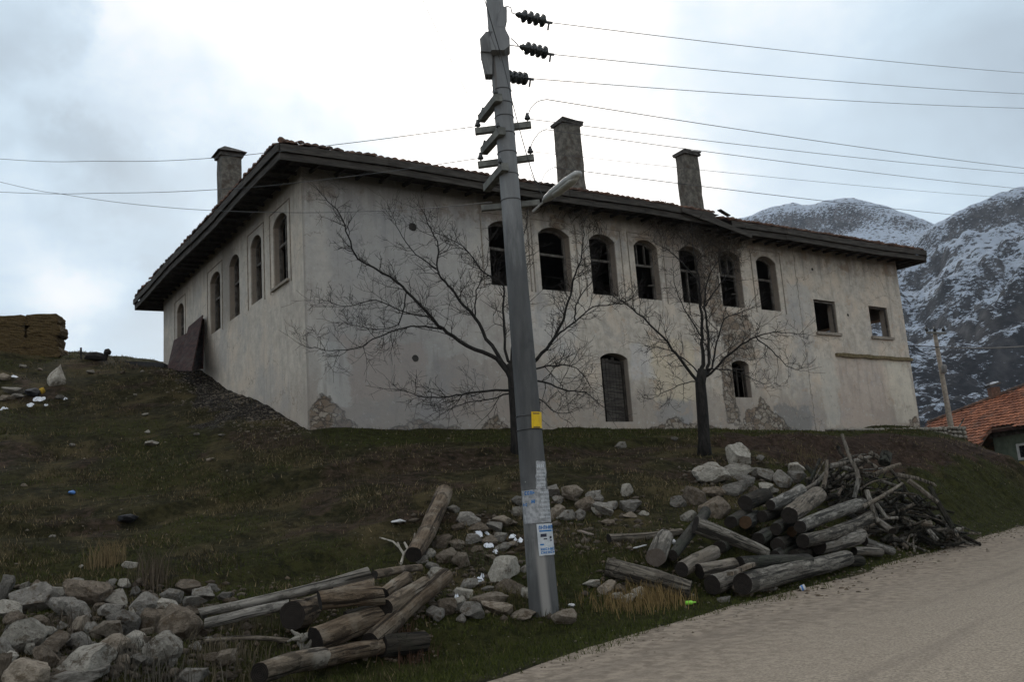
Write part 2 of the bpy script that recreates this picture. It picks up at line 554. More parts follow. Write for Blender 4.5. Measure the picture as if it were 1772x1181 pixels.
log_mat('log_grey', (0.10, 0.091, 0.079), (0.25, 0.23, 0.205), (0.15, 0.132, 0.112), 0.35)
log_mat('log_brown', (0.074, 0.056, 0.040), (0.185, 0.145, 0.108), (0.225, 0.198, 0.165), 0.25)
log_mat('log_bark', (0.068, 0.062, 0.054), (0.22, 0.205, 0.18), (0.10, 0.09, 0.078), 0.6)
log_mat('log_dark', (0.022, 0.020, 0.017), (0.060, 0.055, 0.047), (0.034, 0.036, 0.027), 0.5)
# cut end: rings; cut_dark mixes weathered grain with shade of unlit ends
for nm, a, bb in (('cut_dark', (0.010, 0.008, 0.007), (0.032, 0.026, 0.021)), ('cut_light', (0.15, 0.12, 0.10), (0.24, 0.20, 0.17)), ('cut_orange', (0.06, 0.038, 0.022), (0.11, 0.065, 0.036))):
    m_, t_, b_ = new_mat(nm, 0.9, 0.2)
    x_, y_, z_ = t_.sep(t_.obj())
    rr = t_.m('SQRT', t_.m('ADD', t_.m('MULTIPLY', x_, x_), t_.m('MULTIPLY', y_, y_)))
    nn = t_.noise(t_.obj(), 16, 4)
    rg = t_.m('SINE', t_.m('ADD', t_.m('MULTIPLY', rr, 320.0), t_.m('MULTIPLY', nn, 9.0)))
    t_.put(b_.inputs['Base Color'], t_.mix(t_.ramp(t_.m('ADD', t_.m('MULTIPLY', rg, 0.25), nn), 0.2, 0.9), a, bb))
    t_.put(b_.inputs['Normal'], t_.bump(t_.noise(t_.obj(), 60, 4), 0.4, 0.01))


def rock_mat(name, c1, c2, c3):
    m, t, b = new_mat(name, 0.92, 0.2)
    oi = t.n.new('ShaderNodeObjectInfo')
    v = t.vm('ADD', t.obj(), t.vm('SCALE', oi.outputs['Location'], s=3.1))
    n = t.noise(v, 3.0, 7, 0.65)
    n2 = t.noise(v, 9.0, 6, 0.65)
    c = t.mix(t.ramp(n, 0.36, 0.64), c1, c2)
    c = t.mix(t.ramp(n2, 0.54, 0.66), c, c3)
    n4 = t.noise(v, 1.3, 5, 0.7)
    c = t.mix(t.ramp(n4, 0.54, 0.62, 0.0, 0.75), c, (0.075, 0.055, 0.036))
    c = t.mix(t.ramp(t.noise(v, 5.5, 5, 0.7), 0.60, 0.66, 0.0, 0.6), c, tuple(min(0.5, q * 1.5) for q in c2))
    k = t.m('ADD', 0.66, t.m('MULTIPLY', oi.outputs['Random'], 0.60))
    c = t.vm('SCALE', t.vm('MULTIPLY', c, (1.03, 0.985, 0.92)), s=k)
    t.put(b.inputs['Base Color'], c)
    t.put(b.inputs['Normal'], t.bump(t.m('ADD', n2, t.m('MULTIPLY', t.noise(v, 30, 5, 0.7), 0.4)), 0.75, 0.04))
    return m


rock_mat('rock_grey', (0.135, 0.13, 0.122), (0.235, 0.228, 0.215), (0.09, 0.085, 0.075))
rock_mat('rock_pale', (0.24, 0.23, 0.21), (0.36, 0.35, 0.32), (0.15, 0.14, 0.12))
rock_mat('rock_tan', (0.16, 0.138, 0.112), (0.26, 0.23, 0.195), (0.11, 0.086, 0.066))
rock_mat('rock_brown', (0.085, 0.070, 0.056), (0.17, 0.145, 0.12), (0.065, 0.052, 0.038))


# ================================================================== SETTING: ground
def house_st(x, y):
    rx = x - P0[0]; ry = y - P0[1]
    return rx * UX[0] + ry * UX[1], rx * NX[0] + ry * NX[1]


def zones(x, y):
    """real cover of the slope: green turf, bare soil, masonry rubble (0..1 each)"""
    e = edge_dist(x, y)
    s, t = house_st(x, y)
    n = fbm(x * 0.35, y * 0.35, 4, 31); n2 = fbm(x * 1.3, y * 1.3, 3, 44)
    green = (1 - smooth(1.4, 3.6, -e + n * 1.4)) * smooth(-0.1, 0.35, -e + n2 * 0.25)
    strip = smooth(-3.2, -2.2, t + n * 0.7) * (1 - smooth(-0.3, 0.1, t)) * smooth(-1.0, 0.5, s)
    green = np.maximum(green, strip * 0.85)
    green = np.maximum(green, smooth(0.05, 0.5, n + n2 * 0.35 + 0.12 * np.sin(y * 0.9)) * 0.55)
    band = smooth(-6.2, -5.0, t + n * 0.8) * (1 - smooth(-3.6, -2.6, t + n * 0.7)) * smooth(-3, 1, s)
    bank = smooth(4.5, 7.5, x + n) * smooth(22.5, 25.0, y + n) * (1 - smooth(-3.2, -2.2, t + n * .4))
    soil = np.maximum(band * 0.55, bank)
    soil = np.maximum(soil, smooth(0.15, 0.6, n2 * 0.6 - n * 0.5) * 0.55)
    rub = smooth(-1.75, -0.7, s + n * 1.0 + n2 * .5) * (1 - smooth(0.0, 0.2, s)) * smooth(-0.6, 1.0, t) * (1 - smooth(9.5, 11.5, t))
    verge = 1 - smooth(1.8, 3.4, -e + n * .8)
    soil = soil * (1 - 0.9 * verge)
    green = green * (1 - bank * 0.8 * (1 - verge)) * (1 - rub * 0.8) * (1 - band * 0.4)
    return green, soil, rub


def axis(lo, hi, step, far):
    a = list(np.arange(lo, hi + 1e-6, step))
    d, p = step, hi
    right = []
    while p < far:
        d *= 1.3; p += d; right.append(p)
    d, p = step, lo
    left = []
    while p > -far:
        d *= 1.3; p -= d; left.append(p)
    return np.array(left[::-1] + a + right)


gxs = axis(-24, 26, 0.17, 1750); gys = axis(6.5, 46, 0.17, 1750)
GX, GY = np.meshgrid(gxs, gys)
GZ = ground_z(GX, GY)
nx, ny = len(gxs), len(gys)
gv = np.stack([GX, GY, GZ], -1).reshape(-1, 3).astype(np.float32)
ii = (np.arange(ny - 1)[:, None] * nx + np.arange(nx - 1)[None]).ravel()
gf = np.stack([ii, ii + 1, ii + nx + 1, ii + nx], 1).astype(np.int32)


def fast_mesh(name, v, f, mat, attr=None, smooth_=False):
    """v (n,3), f (m,k) arrays"""
    me = bpy.data.meshes.new(name)
    me.vertices.add(len(v)); me.vertices.foreach_set('co', np.ascontiguousarray(v, dtype=np.float32).ravel())
    k = f.shape[1]
    me.loops.add(f.size); me.loops.foreach_set('vertex_index', np.ascontiguousarray(f, dtype=np.int32).ravel())
    me.polygons.add(len(f))
    me.polygons.foreach_set('loop_start', np.arange(0, f.size, k, dtype=np.int32))
    if smooth_:
        me.polygons.foreach_set('use_smooth', np.ones(len(f), dtype=bool))
    me.update(calc_edges=True)
    if attr is not None:
        a = me.color_attributes.new('cover', 'FLOAT_COLOR', 'POINT')
        a.data.foreach_set('color', np.ascontiguousarray(attr, dtype=np.float32).ravel())
    me.materials.append(mat)
    return link(bpy.data.objects.new(name, me))


m_, t_, b_ = new_mat('hillside', 0.97, 0.1)
at_ = t_.node('ShaderNodeAttribute', attribute_name='cover')
cr_, cg_, cb_ = t_.sep(at_.outputs['Vector'])
v_ = t_.obj()
nA = t_.noise(v_, 0.9, 6, 0.65); nB = t_.noise(v_, 5.0, 6, 0.7); nC = t_.noise(v_, 28.0, 4, 0.7)
base = t_.mix(t_.ramp(nB, 0.38, 0.66), (0.015, 0.014, 0.005), (0.050, 0.044, 0.018))
base = t_.mix(t_.ramp(nA, 0.48, 0.64), base, t_.mix(nB, (0.040, 0.032, 0.013), (0.112, 0.088, 0.042)))
grn = t_.mix(t_.ramp(nB, 0.35, 0.65), (0.016, 0.018, 0.004), (0.046, 0.046, 0.013))
soil_ = t_.mix(t_.ramp(nB, 0.36, 0.66), (0.022, 0.014, 0.010), (0.070, 0.046, 0.033))
rub_ = t_.mix(t_.ramp(t_.m('ADD', nC, t_.m('MULTIPLY', nB, 0.6)), 0.82, 0.92), (0.016, 0.013, 0.010), (0.13, 0.115, 0.10))
c_ = t_.mix(t_.ramp(t_.m('ADD', cg_, t_.m('MULTIPLY', t_.m('SUBTRACT', nB, 0.5), 0.9)), 0.3, 0.7), base, soil_)
c_ = t_.mix(t_.ramp(t_.m('ADD', cr_, t_.m('MULTIPLY', t_.m('SUBTRACT', nB, 0.5), 0.9)), 0.25, 0.75), c_, grn)
c_ = t_.mix(t_.ramp(t_.m('ADD', cb_, t_.m('MULTIPLY', t_.m('SUBTRACT', nB, 0.5), 1.2)), 0.3, 0.7), c_, rub_)
# pale stone crumbs
cr2 = t_.ramp(t_.voro(v_, 7.0).outputs['Distance'], 0.06, 0.10, 1.0, 0.0)
c_ = t_.mix(t_.m('MULTIPLY', cr2, t_.ramp(nA, 0.46, 0.56)), c_, (0.20, 0.18, 0.155))
nM = t_.noise(v_, 2.2, 5, 0.7)
c_ = t_.mix(t_.ramp(nM, 0.56, 0.66, 0.0, 0.65), c_, (0.010, 0.008, 0.005))
c_ = t_.mix(t_.m('MULTIPLY', t_.ramp(nC, 0.58, 0.68), t_.ramp(nM, 0.5, 0.4, 0.0, 0.8)), c_, (0.085, 0.070, 0.046))
t_.put(b_.inputs['Base Color'], c_)
t_.put(b_.inputs['Normal'], t_.bump(t_.m('ADD', nB, t_.m('MULTIPLY', nC, 0.5)), 1.0, 0.12))
zg, zs, zr = zones(GX.ravel(), GY.ravel())
go = fast_mesh('ground', gv, gf, MATS['hillside'], np.stack([zg, zs, zr, np.ones_like(zg)], 1), True)
tag(go, kind='structure')

# ------------------------------------------------------------------ road
m_, t_, b_ = new_mat('road_surface', 0.93, 0.25)
v_ = t_.obj()
x_, y_, z_ = t_.sep(v_)
nL = t_.noise(t_.vm('MULTIPLY', v_, (1.6, 0.07, 1.0)), 1.8, 7, 0.65)
nS = t_.noise(v_, 1.0, 5, 0.6); nG = t_.noise(v_, 38.0, 4, 0.75); nP = t_.noise(v_, 7.0, 5, 0.65)
edge = t_.ramp(t_.m('ADD', x_, t_.m('MULTIPLY', t_.m('SUBTRACT', nS, 0.5), 2.6)), 0.3, 3.2, 1.0, 0.0)
asph = t_.mix(t_.ramp(nG, 0.36, 0.64), (0.165, 0.137, 0.104), (0.345, 0.290, 0.227))
dirt = t_.mix(t_.ramp(nP, 0.35, 0.65), (0.145, 0.114, 0.086), (0.300, 0.246, 0.190))
c_ = t_.mix(t_.m('MULTIPLY', edge, 0.92), asph, dirt)
c_ = t_.mix(t_.ramp(nL, 0.50, 0.66, 0.0, 0.42), c_, (0.15, 0.122, 0.096))
c_ = t_.mix(t_.ramp(nP, 0.62, 0.72, 0.0, 0.6), c_, (0.15, 0.12, 0.098))
t_.put(b_.inputs['Base Color'], c_)
t_.put(b_.inputs['Normal'], t_.bump(t_.m('ADD', t_.m('MULTIPLY', nG, 0.35), nP), 0.6, 0.03))
rv, rf = [], []
ang = math.atan2(ED[1], ED[0])
n_along, across = 420, [0.0, 0.3, 0.8, 1.6, 3.0, 5.0, 7.2]
for i in range(n_along):
    a = -30 + 115 * i / (n_along - 1)
    for j, w in enumerate(across):
        ww = w
        if j == 0:
            ww = float(fbm(np.array([a * 0.35]), np.array([2.0]), 4, 5)[0]) * 0.15 - 0.16
        p = E1[:2] + ED * a + EN * ww
        rv.append((ww, a, RS * float(np.clip(p[1], -60, 60)) + 0.006))
for i in range(n_along - 1):
    for j in range(len(across) - 1):
        k = i * len(across) + j
        rf.append((k, k + 1, k + len(across) + 1, k + len(across)))
rd = mesh_obj('road', rv, rf, MATS['road_surface'])
rd.location = (E1[0], E1[1], 0)
rd.rotation_euler = (0, 0, math.atan2(ED[1], ED[0]) - math.pi / 2)
tag(rd, kind='structure')


# ------------------------------------------------------------------ mountains
def elev_az(px, py):
    r = ray(px, py)
    return math.atan2(r[0], r[1]), r[2] / math.hypot(r[0], r[1])


def mountain(name, ridge, dist, dist_slope, az0, az1, nA_, nR, seed, cliff):
    pts = sorted(elev_az(*p) for p in ridge)
    A = np.array([p[0] for p in pts]); E = np.array([p[1] for p in pts])
    az = np.linspace(az0, az1, nA_); r = np.concatenate([np.linspace(0.22, 1.0, nR), np.linspace(1.01, 1.22, 25)])
    AZg, T = np.meshgrid(az, r)
    rd_ = dist + dist_slope * (AZg - az0)
    el = np.interp(AZg, A, E)
    R = rd_ * T
    X = R * np.sin(AZg); Y = R * np.cos(AZg)
    H = el * rd_ + 1.6
    prof = np.where(T < 1, np.clip((T - 0.22) / 0.78, 0, 1) ** 1.22, 1 - (T - 1) * 1.6)
    # cliff band below the crest
    if cliff:
        prof = np.where(T < 1, prof - 0.085 * smooth(0.70, 0.86, T) * (1 - smooth(0.95, 0.985, T)) * (0.6 + 0.5 * fbm(X * 0.006, Y * 0.006, 2, 3)), prof)
    g = np.sqrt(np.clip(prof, 0, 1))
    rdg = 1 - np.abs(fbm(X * 0.0065 + seed, Y * 0.0065, 3, seed))
    nz = (rdg - 0.55) * 34 + fbm(X * 0.022, Y * 0.022, 3, seed + 3) * 9 + np.abs(fbm(X * 0.07, Y * 0.07, 3, seed + 6)) * 4.5
    fade = smooth(0.0, 0.16, np.abs(T - 1)) * 0.72 + 0.26
    Z = H * prof + nz * fade * np.clip(g * 2, 0, 1)
    Z = np.where(T <= 0.225, -6, Z)
    v = np.stack([X, Y, Z], -1).reshape(-1, 3)
    nr, na = X.shape
    k = (np.arange(nr - 1)[:, None] * na + np.arange(na - 1)[None]).ravel()
    f = np.stack([k, k + 1, k + na + 1, k + na], 1)
    o = fast_mesh(name, v, f, MATS['mountain_side'], None, True)
    return tag(o, kind='structure')


m_, t_, b_ = new_mat('mountain_side', 0.95, 0.1)
v_ = t_.obj()
gn = t_.n.new('ShaderNodeNewGeometry')
_, _, nz_ = t_.sep(gn.outputs['Normal'])
_, _, pz_ = t_.sep(v_)
a1 = t_.noise(v_, 0.020, 6, 0.62); a2 = t_.noise(v_, 0.11, 7, 0.74); a3 = t_.noise(t_.vm('MULTIPLY', v_, (1, 1, 1.6)), 0.34, 6, 0.78)
shr = t_.voro(v_, 0.13).outputs['Distance']
shr = t_.ramp(t_.m('ADD', shr, t_.m('MULTIPLY', t_.m('SUBTRACT', a3, 0.5), 0.9)), 0.20, 0.36, 1.0, 0.0)
sn = t_.m('ADD', t_.m('MULTIPLY', t_.m('SUBTRACT', nz_, 0.66), 1.9), t_.m('ADD', t_.m('MULTIPLY', t_.m('SUBTRACT', a1, 0.5), 1.1), t_.m('MULTIPLY', t_.m('SUBTRACT', a2, 0.5), 1.3)))
sn = t_.m('ADD', sn, t_.m('MULTIPLY', t_.m('SUBTRACT', a3, 0.5), 3.4))
sn = t_.m('ADD', sn, t_.ramp(pz_, 40, 170, -0.62, 0.04, False))
snow_ = t_.ramp(sn, -0.09, 0.14)
snow_ = t_.m('MULTIPLY', snow_, t_.m('SUBTRACT', 1.0, t_.m('MULTIPLY', shr, 0.85)))
rock_ = t_.mix(t_.ramp(t_.noise(t_.vm('MULTIPLY', v_, (1, 1, 0.25)), 0.12, 6, 0.7), 0.36, 0.66), (0.026, 0.030, 0.038), (0.105, 0.105, 0.112))
veg = t_.mix(t_.ramp(a3, 0.4, 0.6), (0.014, 0.017, 0.024), (0.036, 0.038, 0.046))  # rock and scrub colours carry the blue of distant haze
rk = t_.mix(t_.ramp(nz_, 0.62, 0.82), rock_, veg)
t_.put(b_.inputs['Base Color'], t_.mix(snow_, rk, (0.52, 0.60, 0.72)))
t_.put(b_.inputs['Normal'], t_.bump(t_.m('ADD', a2, t_.m('MULTIPLY', a3, 0.5)), 1.0, 6.0))

mountain('mountain', [(300, 700), (700, 560), (1000, 470), (1200, 412), (1290, 376), (1320, 362), (1345, 353), (1372, 347), (1400, 350), (1430, 344), (1462, 341), (1500, 349), (1540, 358), (1575, 366), (1600, 374), (1630, 388), (1700, 420), (1900, 500)],
         1500, -350, math.radians(-20), math.radians(42), 620, 170, 2, True)
mountain('mountain', [(900, 830), (1100, 770), (1300, 660), (1450, 540), (1540, 455), (1590, 412), (1618, 388), (1640, 377), (1665, 366), (1690, 356), (1715, 346), (1740, 338), (1772, 331), (1850, 318), (2000, 300), (2300, 330), (2600, 420)],
         1080, -250, math.radians(2), math.radians(50), 560, 170, 9, True)

# ================================================================== THE OLD HOUSE
root = empty('old_house', (P0[0], P0[1], BZ), math.pi / 2 - AZ)
tag(root, 'big derelict plastered building on the slope with empty arched windows and wide eaves', 'building')

m_, t_, b_ = new_mat('plaster', 0.93, 0.2)
v_ = t_.obj()
nd = t_.vm('SCALE', t_.vm('SUBTRACT', t_.noise(v_, 1.1, 4, 0.6, col=True), (0.5, 0.5, 0.5)), s=0.9)
ndf = t_.vm('SCALE', t_.vm('SUBTRACT', t_.noise(v_, 6.0, 4, 0.65, col=True), (0.5, 0.5, 0.5)), s=0.28)
vd = t_.vm('ADD', t_.vm('ADD', v_, nd), ndf)
X_, Y_, Z_ = t_.sep(vd)
x0_, y0_, z0_ = t_.sep(v_)
front = t_.ramp(y0_, 0.02, 0.05, 1.0, 0.0, False)


def boxmask(a, b, c, d, soft=0.08, only=front):
    q = t_.m('MULTIPLY', t_.ramp(X_, a - soft, a + soft), t_.ramp(X_, b - soft, b + soft, 1.0, 0.0))
    q = t_.m('MULTIPLY', q, t_.m('MULTIPLY', t_.ramp(Z_, c - soft, c + soft), t_.ramp(Z_, d - soft, d + soft, 1.0, 0.0)))
    return t_.m('MULTIPLY', q, only) if only is not None else q


def tri(a, h, x1, soft=0.1):
    # broken-off plaster tapering up from the ground: widest at the bottom
    q = t_.m('SUBTRACT', 1.0, t_.m('DIVIDE', t_.m('ABSOLUTE', t_.m('SUBTRACT', X_, a)), x1))
    return t_.m('MULTIPLY', t_.ramp(t_.m('SUBTRACT', t_.m('MULTIPLY', q, h), Z_), -soft, soft), front)


n1_ = t_.noise(v_, 0.7, 6, 0.6); n2_ = t_.noise(v_, 3.2, 6, 0.68); n3_ = t_.noise(v_, 14, 5, 0.7)
st_ = t_.noise(t_.vm('MULTIPLY', v_, (2.2, 2.2, 0.22)), 1.6, 5, 0.62)
col = t_.mix(t_.ramp(n2_, 0.34, 0.68), (0.413, 0.360, 0.299), (0.608, 0.535, 0.445))
col = t_.mix(t_.ramp(n1_, 0.45, 0.68, 0.0, 0.7), col, (0.648, 0.519, 0.394))
# right half warmer and paler, left half greyer
col = t_.mix(t_.m('MULTIPLY', t_.ramp(X_, 4.5, 8.5, 1.0, 0.0), t_.m('MULTIPLY', front, 0.75)), col, t_.mix(n2_, (0.348, 0.326, 0.299), (0.486, 0.454, 0.416)))
# damp lower wall, patched renders
low = t_.m('MULTIPLY', t_.ramp(Z_, 0.5, 1.8, 1.0, 0.0), 0.6)
col = t_.mix(low, col, (0.300, 0.248, 0.204))
for (a, b, c, d, cc, k) in ((0.9, 3.4, 0.75, 2.35, (0.421, 0.341, 0.285), 0.8), (3.6, 7.6, 0.3, 1.9, (0.332, 0.276, 0.234), 0.6), (0.35, 1.1, 0.6, 2.2, (0.551, 0.527, 0.482), 0.7),
                            (11.6, 13.0, 0.1, 0.95, (0.324, 0.302, 0.277), 0.85), (11.5, 13.4, 0.9, 2.8, (0.660, 0.550, 0.380), 0.55), (17.0, 18.8, -0.2, 0.75, (0.211, 0.202, 0.190), 0.8),
                            (19.5, 20.4, 0.0, 2.4, (0.543, 0.496, 0.423), 0.6), (20.5, 23.3, 0.0, 2.5, (0.486, 0.388, 0.321), 0.65), (23.6, 24.9, 0.2, 2.6, (0.660, 0.597, 0.482), 0.6),
                            (12.3, 14.6, 4.2, 6.6, (0.275, 0.232, 0.197), 0.55), (8.6, 9.5, 3.4, 6.7, (0.648, 0.581, 0.489), 0.5), (18.3, 19.6, 3.8, 5.2, (0.470, 0.434, 0.387), 0.7),
                            (10.6, 11.6, 1.5, 2.6, (0.583, 0.558, 0.540), 0.5), (6.2, 8.6, 2.2, 3.6, (0.551, 0.527, 0.504), 0.4)):
    col = t_.mix(t_.m('MULTIPLY', boxmask(a, b, c, d), k), col, cc)
# soot and water streaks from the eaves
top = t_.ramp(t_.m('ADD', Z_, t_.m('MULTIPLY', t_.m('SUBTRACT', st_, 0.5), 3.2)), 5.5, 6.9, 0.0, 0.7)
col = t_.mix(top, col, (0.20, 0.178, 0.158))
col = t_.mix(t_.ramp(st_, 0.54, 0.70, 0.0, 0.55), col, (0.27, 0.24, 0.21))
# ruined dark corner under the left eave
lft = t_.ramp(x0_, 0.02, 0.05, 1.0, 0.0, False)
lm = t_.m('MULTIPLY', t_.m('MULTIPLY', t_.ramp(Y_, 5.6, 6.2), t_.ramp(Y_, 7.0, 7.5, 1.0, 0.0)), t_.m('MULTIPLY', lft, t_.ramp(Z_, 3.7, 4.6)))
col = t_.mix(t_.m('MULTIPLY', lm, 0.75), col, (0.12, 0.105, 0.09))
# blotchy weathering in large soft patches and limewash remains
blo = t_.noise(vd, 0.45, 5, 0.7)
col = t_.mix(t_.ramp(blo, 0.52, 0.66, 0.0, 0.5), col, (0.30, 0.29, 0.285))
col = t_.mix(t_.ramp(blo, 0.48, 0.36, 0.0, 0.35), col, (0.29, 0.245, 0.21))
col = t_.mix(t_.m('MULTIPLY', t_.ramp(n3_, 0.56, 0.68), t_.ramp(n2_, 0.46, 0.62, 0.0, 0.5)), col, (0.22, 0.195, 0.175))
# fine pitting
pit = t_.ramp(t_.voro(t_.vm('ADD', v_, ndf), 5.5).outputs['Distance'], 0.05, 0.09, 1.0, 0.0)
pit = t_.m('MULTIPLY', pit, t_.ramp(n1_, 0.5, 0.62))
col = t_.mix(t_.m('MULTIPLY', pit, 0.7), col, (0.10, 0.085, 0.075))
# hair cracks
crk = t_.ramp(t_.voro(vd, 0.55, 'DISTANCE_TO_EDGE').outputs['Distance'], 0.0, 0.012, 1.0, 0.0)
crk = t_.m('MULTIPLY', crk, t_.ramp(n1_, 0.44, 0.6))
col = t_.mix(t_.m('MULTIPLY', crk, 0.6), col, (0.08, 0.07, 0.06))
joint = t_.ramp(t_.m('ABSOLUTE', t_.m('SUBTRACT', t_.m('ADD', x0_, t_.m('MULTIPLY', t_.m('SUBTRACT', n2_, 0.5), 0.35)), 18.95)), 0.0, 0.045, 1.0, 0.0)
col = t_.mix(t_.m('MULTIPLY', t_.m('MULTIPLY', joint, front), 0.65), col, (0.11, 0.095, 0.08))
# bare rubble masonry where the plaster has come off
st_v = t_.voro(t_.vm('ADD', t_.vm('MULTIPLY', v_, (1, 1, 1.5)), ndf), 4.2)
st_e = t_.voro(t_.vm('ADD', t_.vm('MULTIPLY', v_, (1, 1, 1.5)), ndf), 4.2, 'DISTANCE_TO_EDGE').outputs['Distance']
mort = t_.ramp(st_e, 0.02, 0.10)
stone = t_.mix(t_.ramp(t_.sep(st_v.outputs['Color'])[0], 0.2, 0.8), (0.22, 0.165, 0.12), (0.36, 0.31, 0.25))
stone = t_.mix(mort, (0.10, 0.082, 0.066), stone)
stone = t_.mix(t_.ramp(n3_, 0.4, 0.7, 0.0, 0.5), stone, (0.14, 0.11, 0.085))
bare = tri(0.45, 0.85, 0.95)
for (a, h, w) in ((3.3, 0.15, 0.9), (5.5, 0.34, 0.3), (16.3, 1.05, 1.15), (24.75, 0.4, 0.4), (12.5, 0.15, 0.9)):
    bare = t_.m('MAXIMUM', bare, tri(a, h, w))
for q in ((14.35, 15.0, 3.6, 6.7), (15.0, 16.2, 5.95, 6.5), (14.9, 16.2, 2.4, 3.9), (14.6, 15.15, 0.1, 2.4), (8.0, 8.5, 6.1, 6.5)):
    bare = t_.m('MAXIMUM', bare, boxmask(*q, soft=0.12))
rim = t_.m('MULTIPLY', t_.ramp(bare, 0.03, 0.35), t_.ramp(bare, 0.4, 0.85, 1.0, 0.0))
col = t_.mix(t_.ramp(bare, 0.4, 0.6), col, stone)
col = t_.mix(t_.m('MULTIPLY', rim, 0.6), col, (0.07, 0.058, 0.05))
# iron stains and limewash flakes at hand size
g1 = t_.noise(t_.vm('ADD', v_, (7, 3, 1)), 1.9, 7, 0.72); g2 = t_.noise(t_.vm('ADD', v_, (1, 9, 4)), 6.5, 7, 0.75); g3 = t_.noise(v_, 34, 5, 0.75)
col = t_.mix(t_.m('MULTIPLY', t_.ramp(g1, 0.55, 0.66, 0.0, 0.6), t_.ramp(X_, 5.5, 9.0)), col, (0.44, 0.325, 0.235))
col = t_.mix(t_.ramp(g2, 0.56, 0.64, 0.0, 0.45), col, (0.235, 0.21, 0.19))
col = t_.mix(t_.ramp(g2, 0.42, 0.36, 0.0, 0.45), col, (0.56, 0.54, 0.51))
col = t_.mix(t_.ramp(g3, 0.58, 0.68, 0.0, 0.35), col, (0.20, 0.175, 0.155))
drip = t_.noise(t_.vm('MULTIPLY', v_, (5.5, 5.5, 0.14)), 1.3, 6, 0.7)
col = t_.mix(t_.m('MULTIPLY', t_.ramp(drip, 0.60, 0.68, 0.0, 0.55), t_.ramp(Z_, 2.8, 5.5)), col, (0.19, 0.165, 0.145))
cor = t_.m('MULTIPLY', t_.ramp(t_.m('ADD', x0_, t_.m('MULTIPLY', t_.m('SUBTRACT', g2, 0.5), 0.10)), 0.0, 0.07, 1.0, 0.0), front)
col = t_.mix(t_.m('MULTIPLY', cor, 0.6), col, (0.16, 0.138, 0.12))
col = t_.mix(t_.m('MULTIPLY', t_.m('MULTIPLY', t_.ramp(X_, 0.5, 0.8), t_.ramp(X_, 3.0, 5.5, 1.0, 0.0)), t_.m('MULTIPLY', front, 0.35)), col, (0.27, 0.268, 0.268))
col = t_.mix(t_.m('MULTIPLY', lft, 0.22), col, (0.56, 0.50, 0.43))
rev = t_.m('SUBTRACT', 1.0, t_.m('MAXIMUM', front, lft))
col = t_.mix(t_.m('MULTIPLY', rev, 0.72), col, t_.mix(g2, (0.14, 0.108, 0.085), (0.29, 0.235, 0.19)))
arc = t_.m('MULTIPLY', t_.m('MULTIPLY', t_.ramp(t_.m('ADD', Z_, t_.m('MULTIPLY', g2, 0.5)), 6.22, 6.34), t_.ramp(t_.m('ADD', Z_, t_.m('MULTIPLY', g2, 0.4)), 6.75, 6.6)), t_.m('MULTIPLY', front, t_.ramp(g1, 0.48, 0.6)))
col = t_.mix(t_.m('MULTIPLY', arc, 0.5), col, (0.17, 0.12, 0.085))
col = t_.vm('MULTIPLY', col, (0.97, 0.985, 1.0))
t_.put(b_.inputs['Base Color'], col)
hh = t_.m('ADD', t_.m('ADD', t_.m('MULTIPLY', n3_, 0.35), t_.m('MULTIPLY', n2_, 0.5)), t_.m('MULTIPLY', g2, 0.7))
hh = t_.m('SUBTRACT', hh, t_.m('MULTIPLY', pit, 0.5))
hh = t_.m('ADD', hh, t_.m('MULTIPLY', t_.ramp(bare, 0.35, 0.65), t_.m('SUBTRACT', t_.m('MULTIPLY', mort, 0.9), 1.6)))
t_.put(b_.inputs['Normal'], t_.bump(hh, 0.55, 0.04))
PLA = MATS['plaster']


def arch(a, b, z0, z1, z2, n=9):
    pts = [(b, z0), (a, z0)][::-1]
    pts = [(a, z0), (b, z0), (b, z1)]
    for i in range(1, n):
        u = i / n
        x = b + (a - b) * u
        pts.append((x, z1 + (z2 - z1) * (1 - abs(2 * u - 1) ** 2.4)))
    pts.append((a, z1))
    return pts


def wall(name, outer, holes, fmap, th):
    """sheet with openings, given depth th; fmap(u, w, d) -> local point"""
    loops = [outer] + holes
    tris = tessellate_polygon([[Vector((u, w, 0)) for u, w in lp] for lp in loops])
    flat = [p for lp in loops for p in lp]
    n = len(flat)
    v = [fmap(u, w, 0) for u, w in flat] + [fmap(u, w, th) for u, w in flat]
    f = [tuple(q) for q in tris] + [tuple(n + i for i in reversed(q)) for q in tris]
    k = 0
    for lp in loops:
        m = len(lp)
        for i in range(m):
            j = (i + 1) % m
            f.append((k + i, k + j, n + k + j, n + k + i))
        k += m
    o = mesh_obj(name, v, f, PLA, root)
    bm = bmesh.new(); bm.from_mesh(o.data); bmesh.ops.recalc_face_normals(bm, faces=bm.faces); bm.to_mesh(o.data); bm.free()
    return o


SILL, SPR, TOPW = 4.15, 5.93, 6.16
FW = [(a - .04, b + .04) for a, b in [(5.74, 6.82), (7.52, 8.62), (9.46, 10.42), (11.29, 12.22), (13.24, 14.25), (15.07, 16.05), (16.94, 17.88)]]
LW = [(1.18, 2.31), (3.32, 4.32), (5.42, 6.45), (7.43, 8.63), (12.0, 13.03)]
WT = 6.95
holes = [arch(a, b, SILL, SPR, TOPW) for a, b in FW]
holes += [[(19.72, 3.51), (20.92, 3.51), (20.94, 4.72), (19.73, 4.74)], [(22.9, 3.50), (24.06, 3.50), (24.05, 4.69), (22.91, 4.71)]]
holes += [arch(9.46, 10.55, 0.15, 2.14, 2.30), arch(15.10, 15.92, 0.99, 2.14, 2.27)]
wall('wall', [(0, -1.6), (HL, -1.6), (HL, WT), (0, WT)], holes, lambda u, w, d: (u, d, w), 0.38)
wall('wall', [(0.383, -1.6), (HD, -1.6), (HD, WT), (0.383, WT)], [arch(a, b, SILL, SPR, TOPW) for a, b in LW], lambda u, w, d: (d, u, w), 0.30)
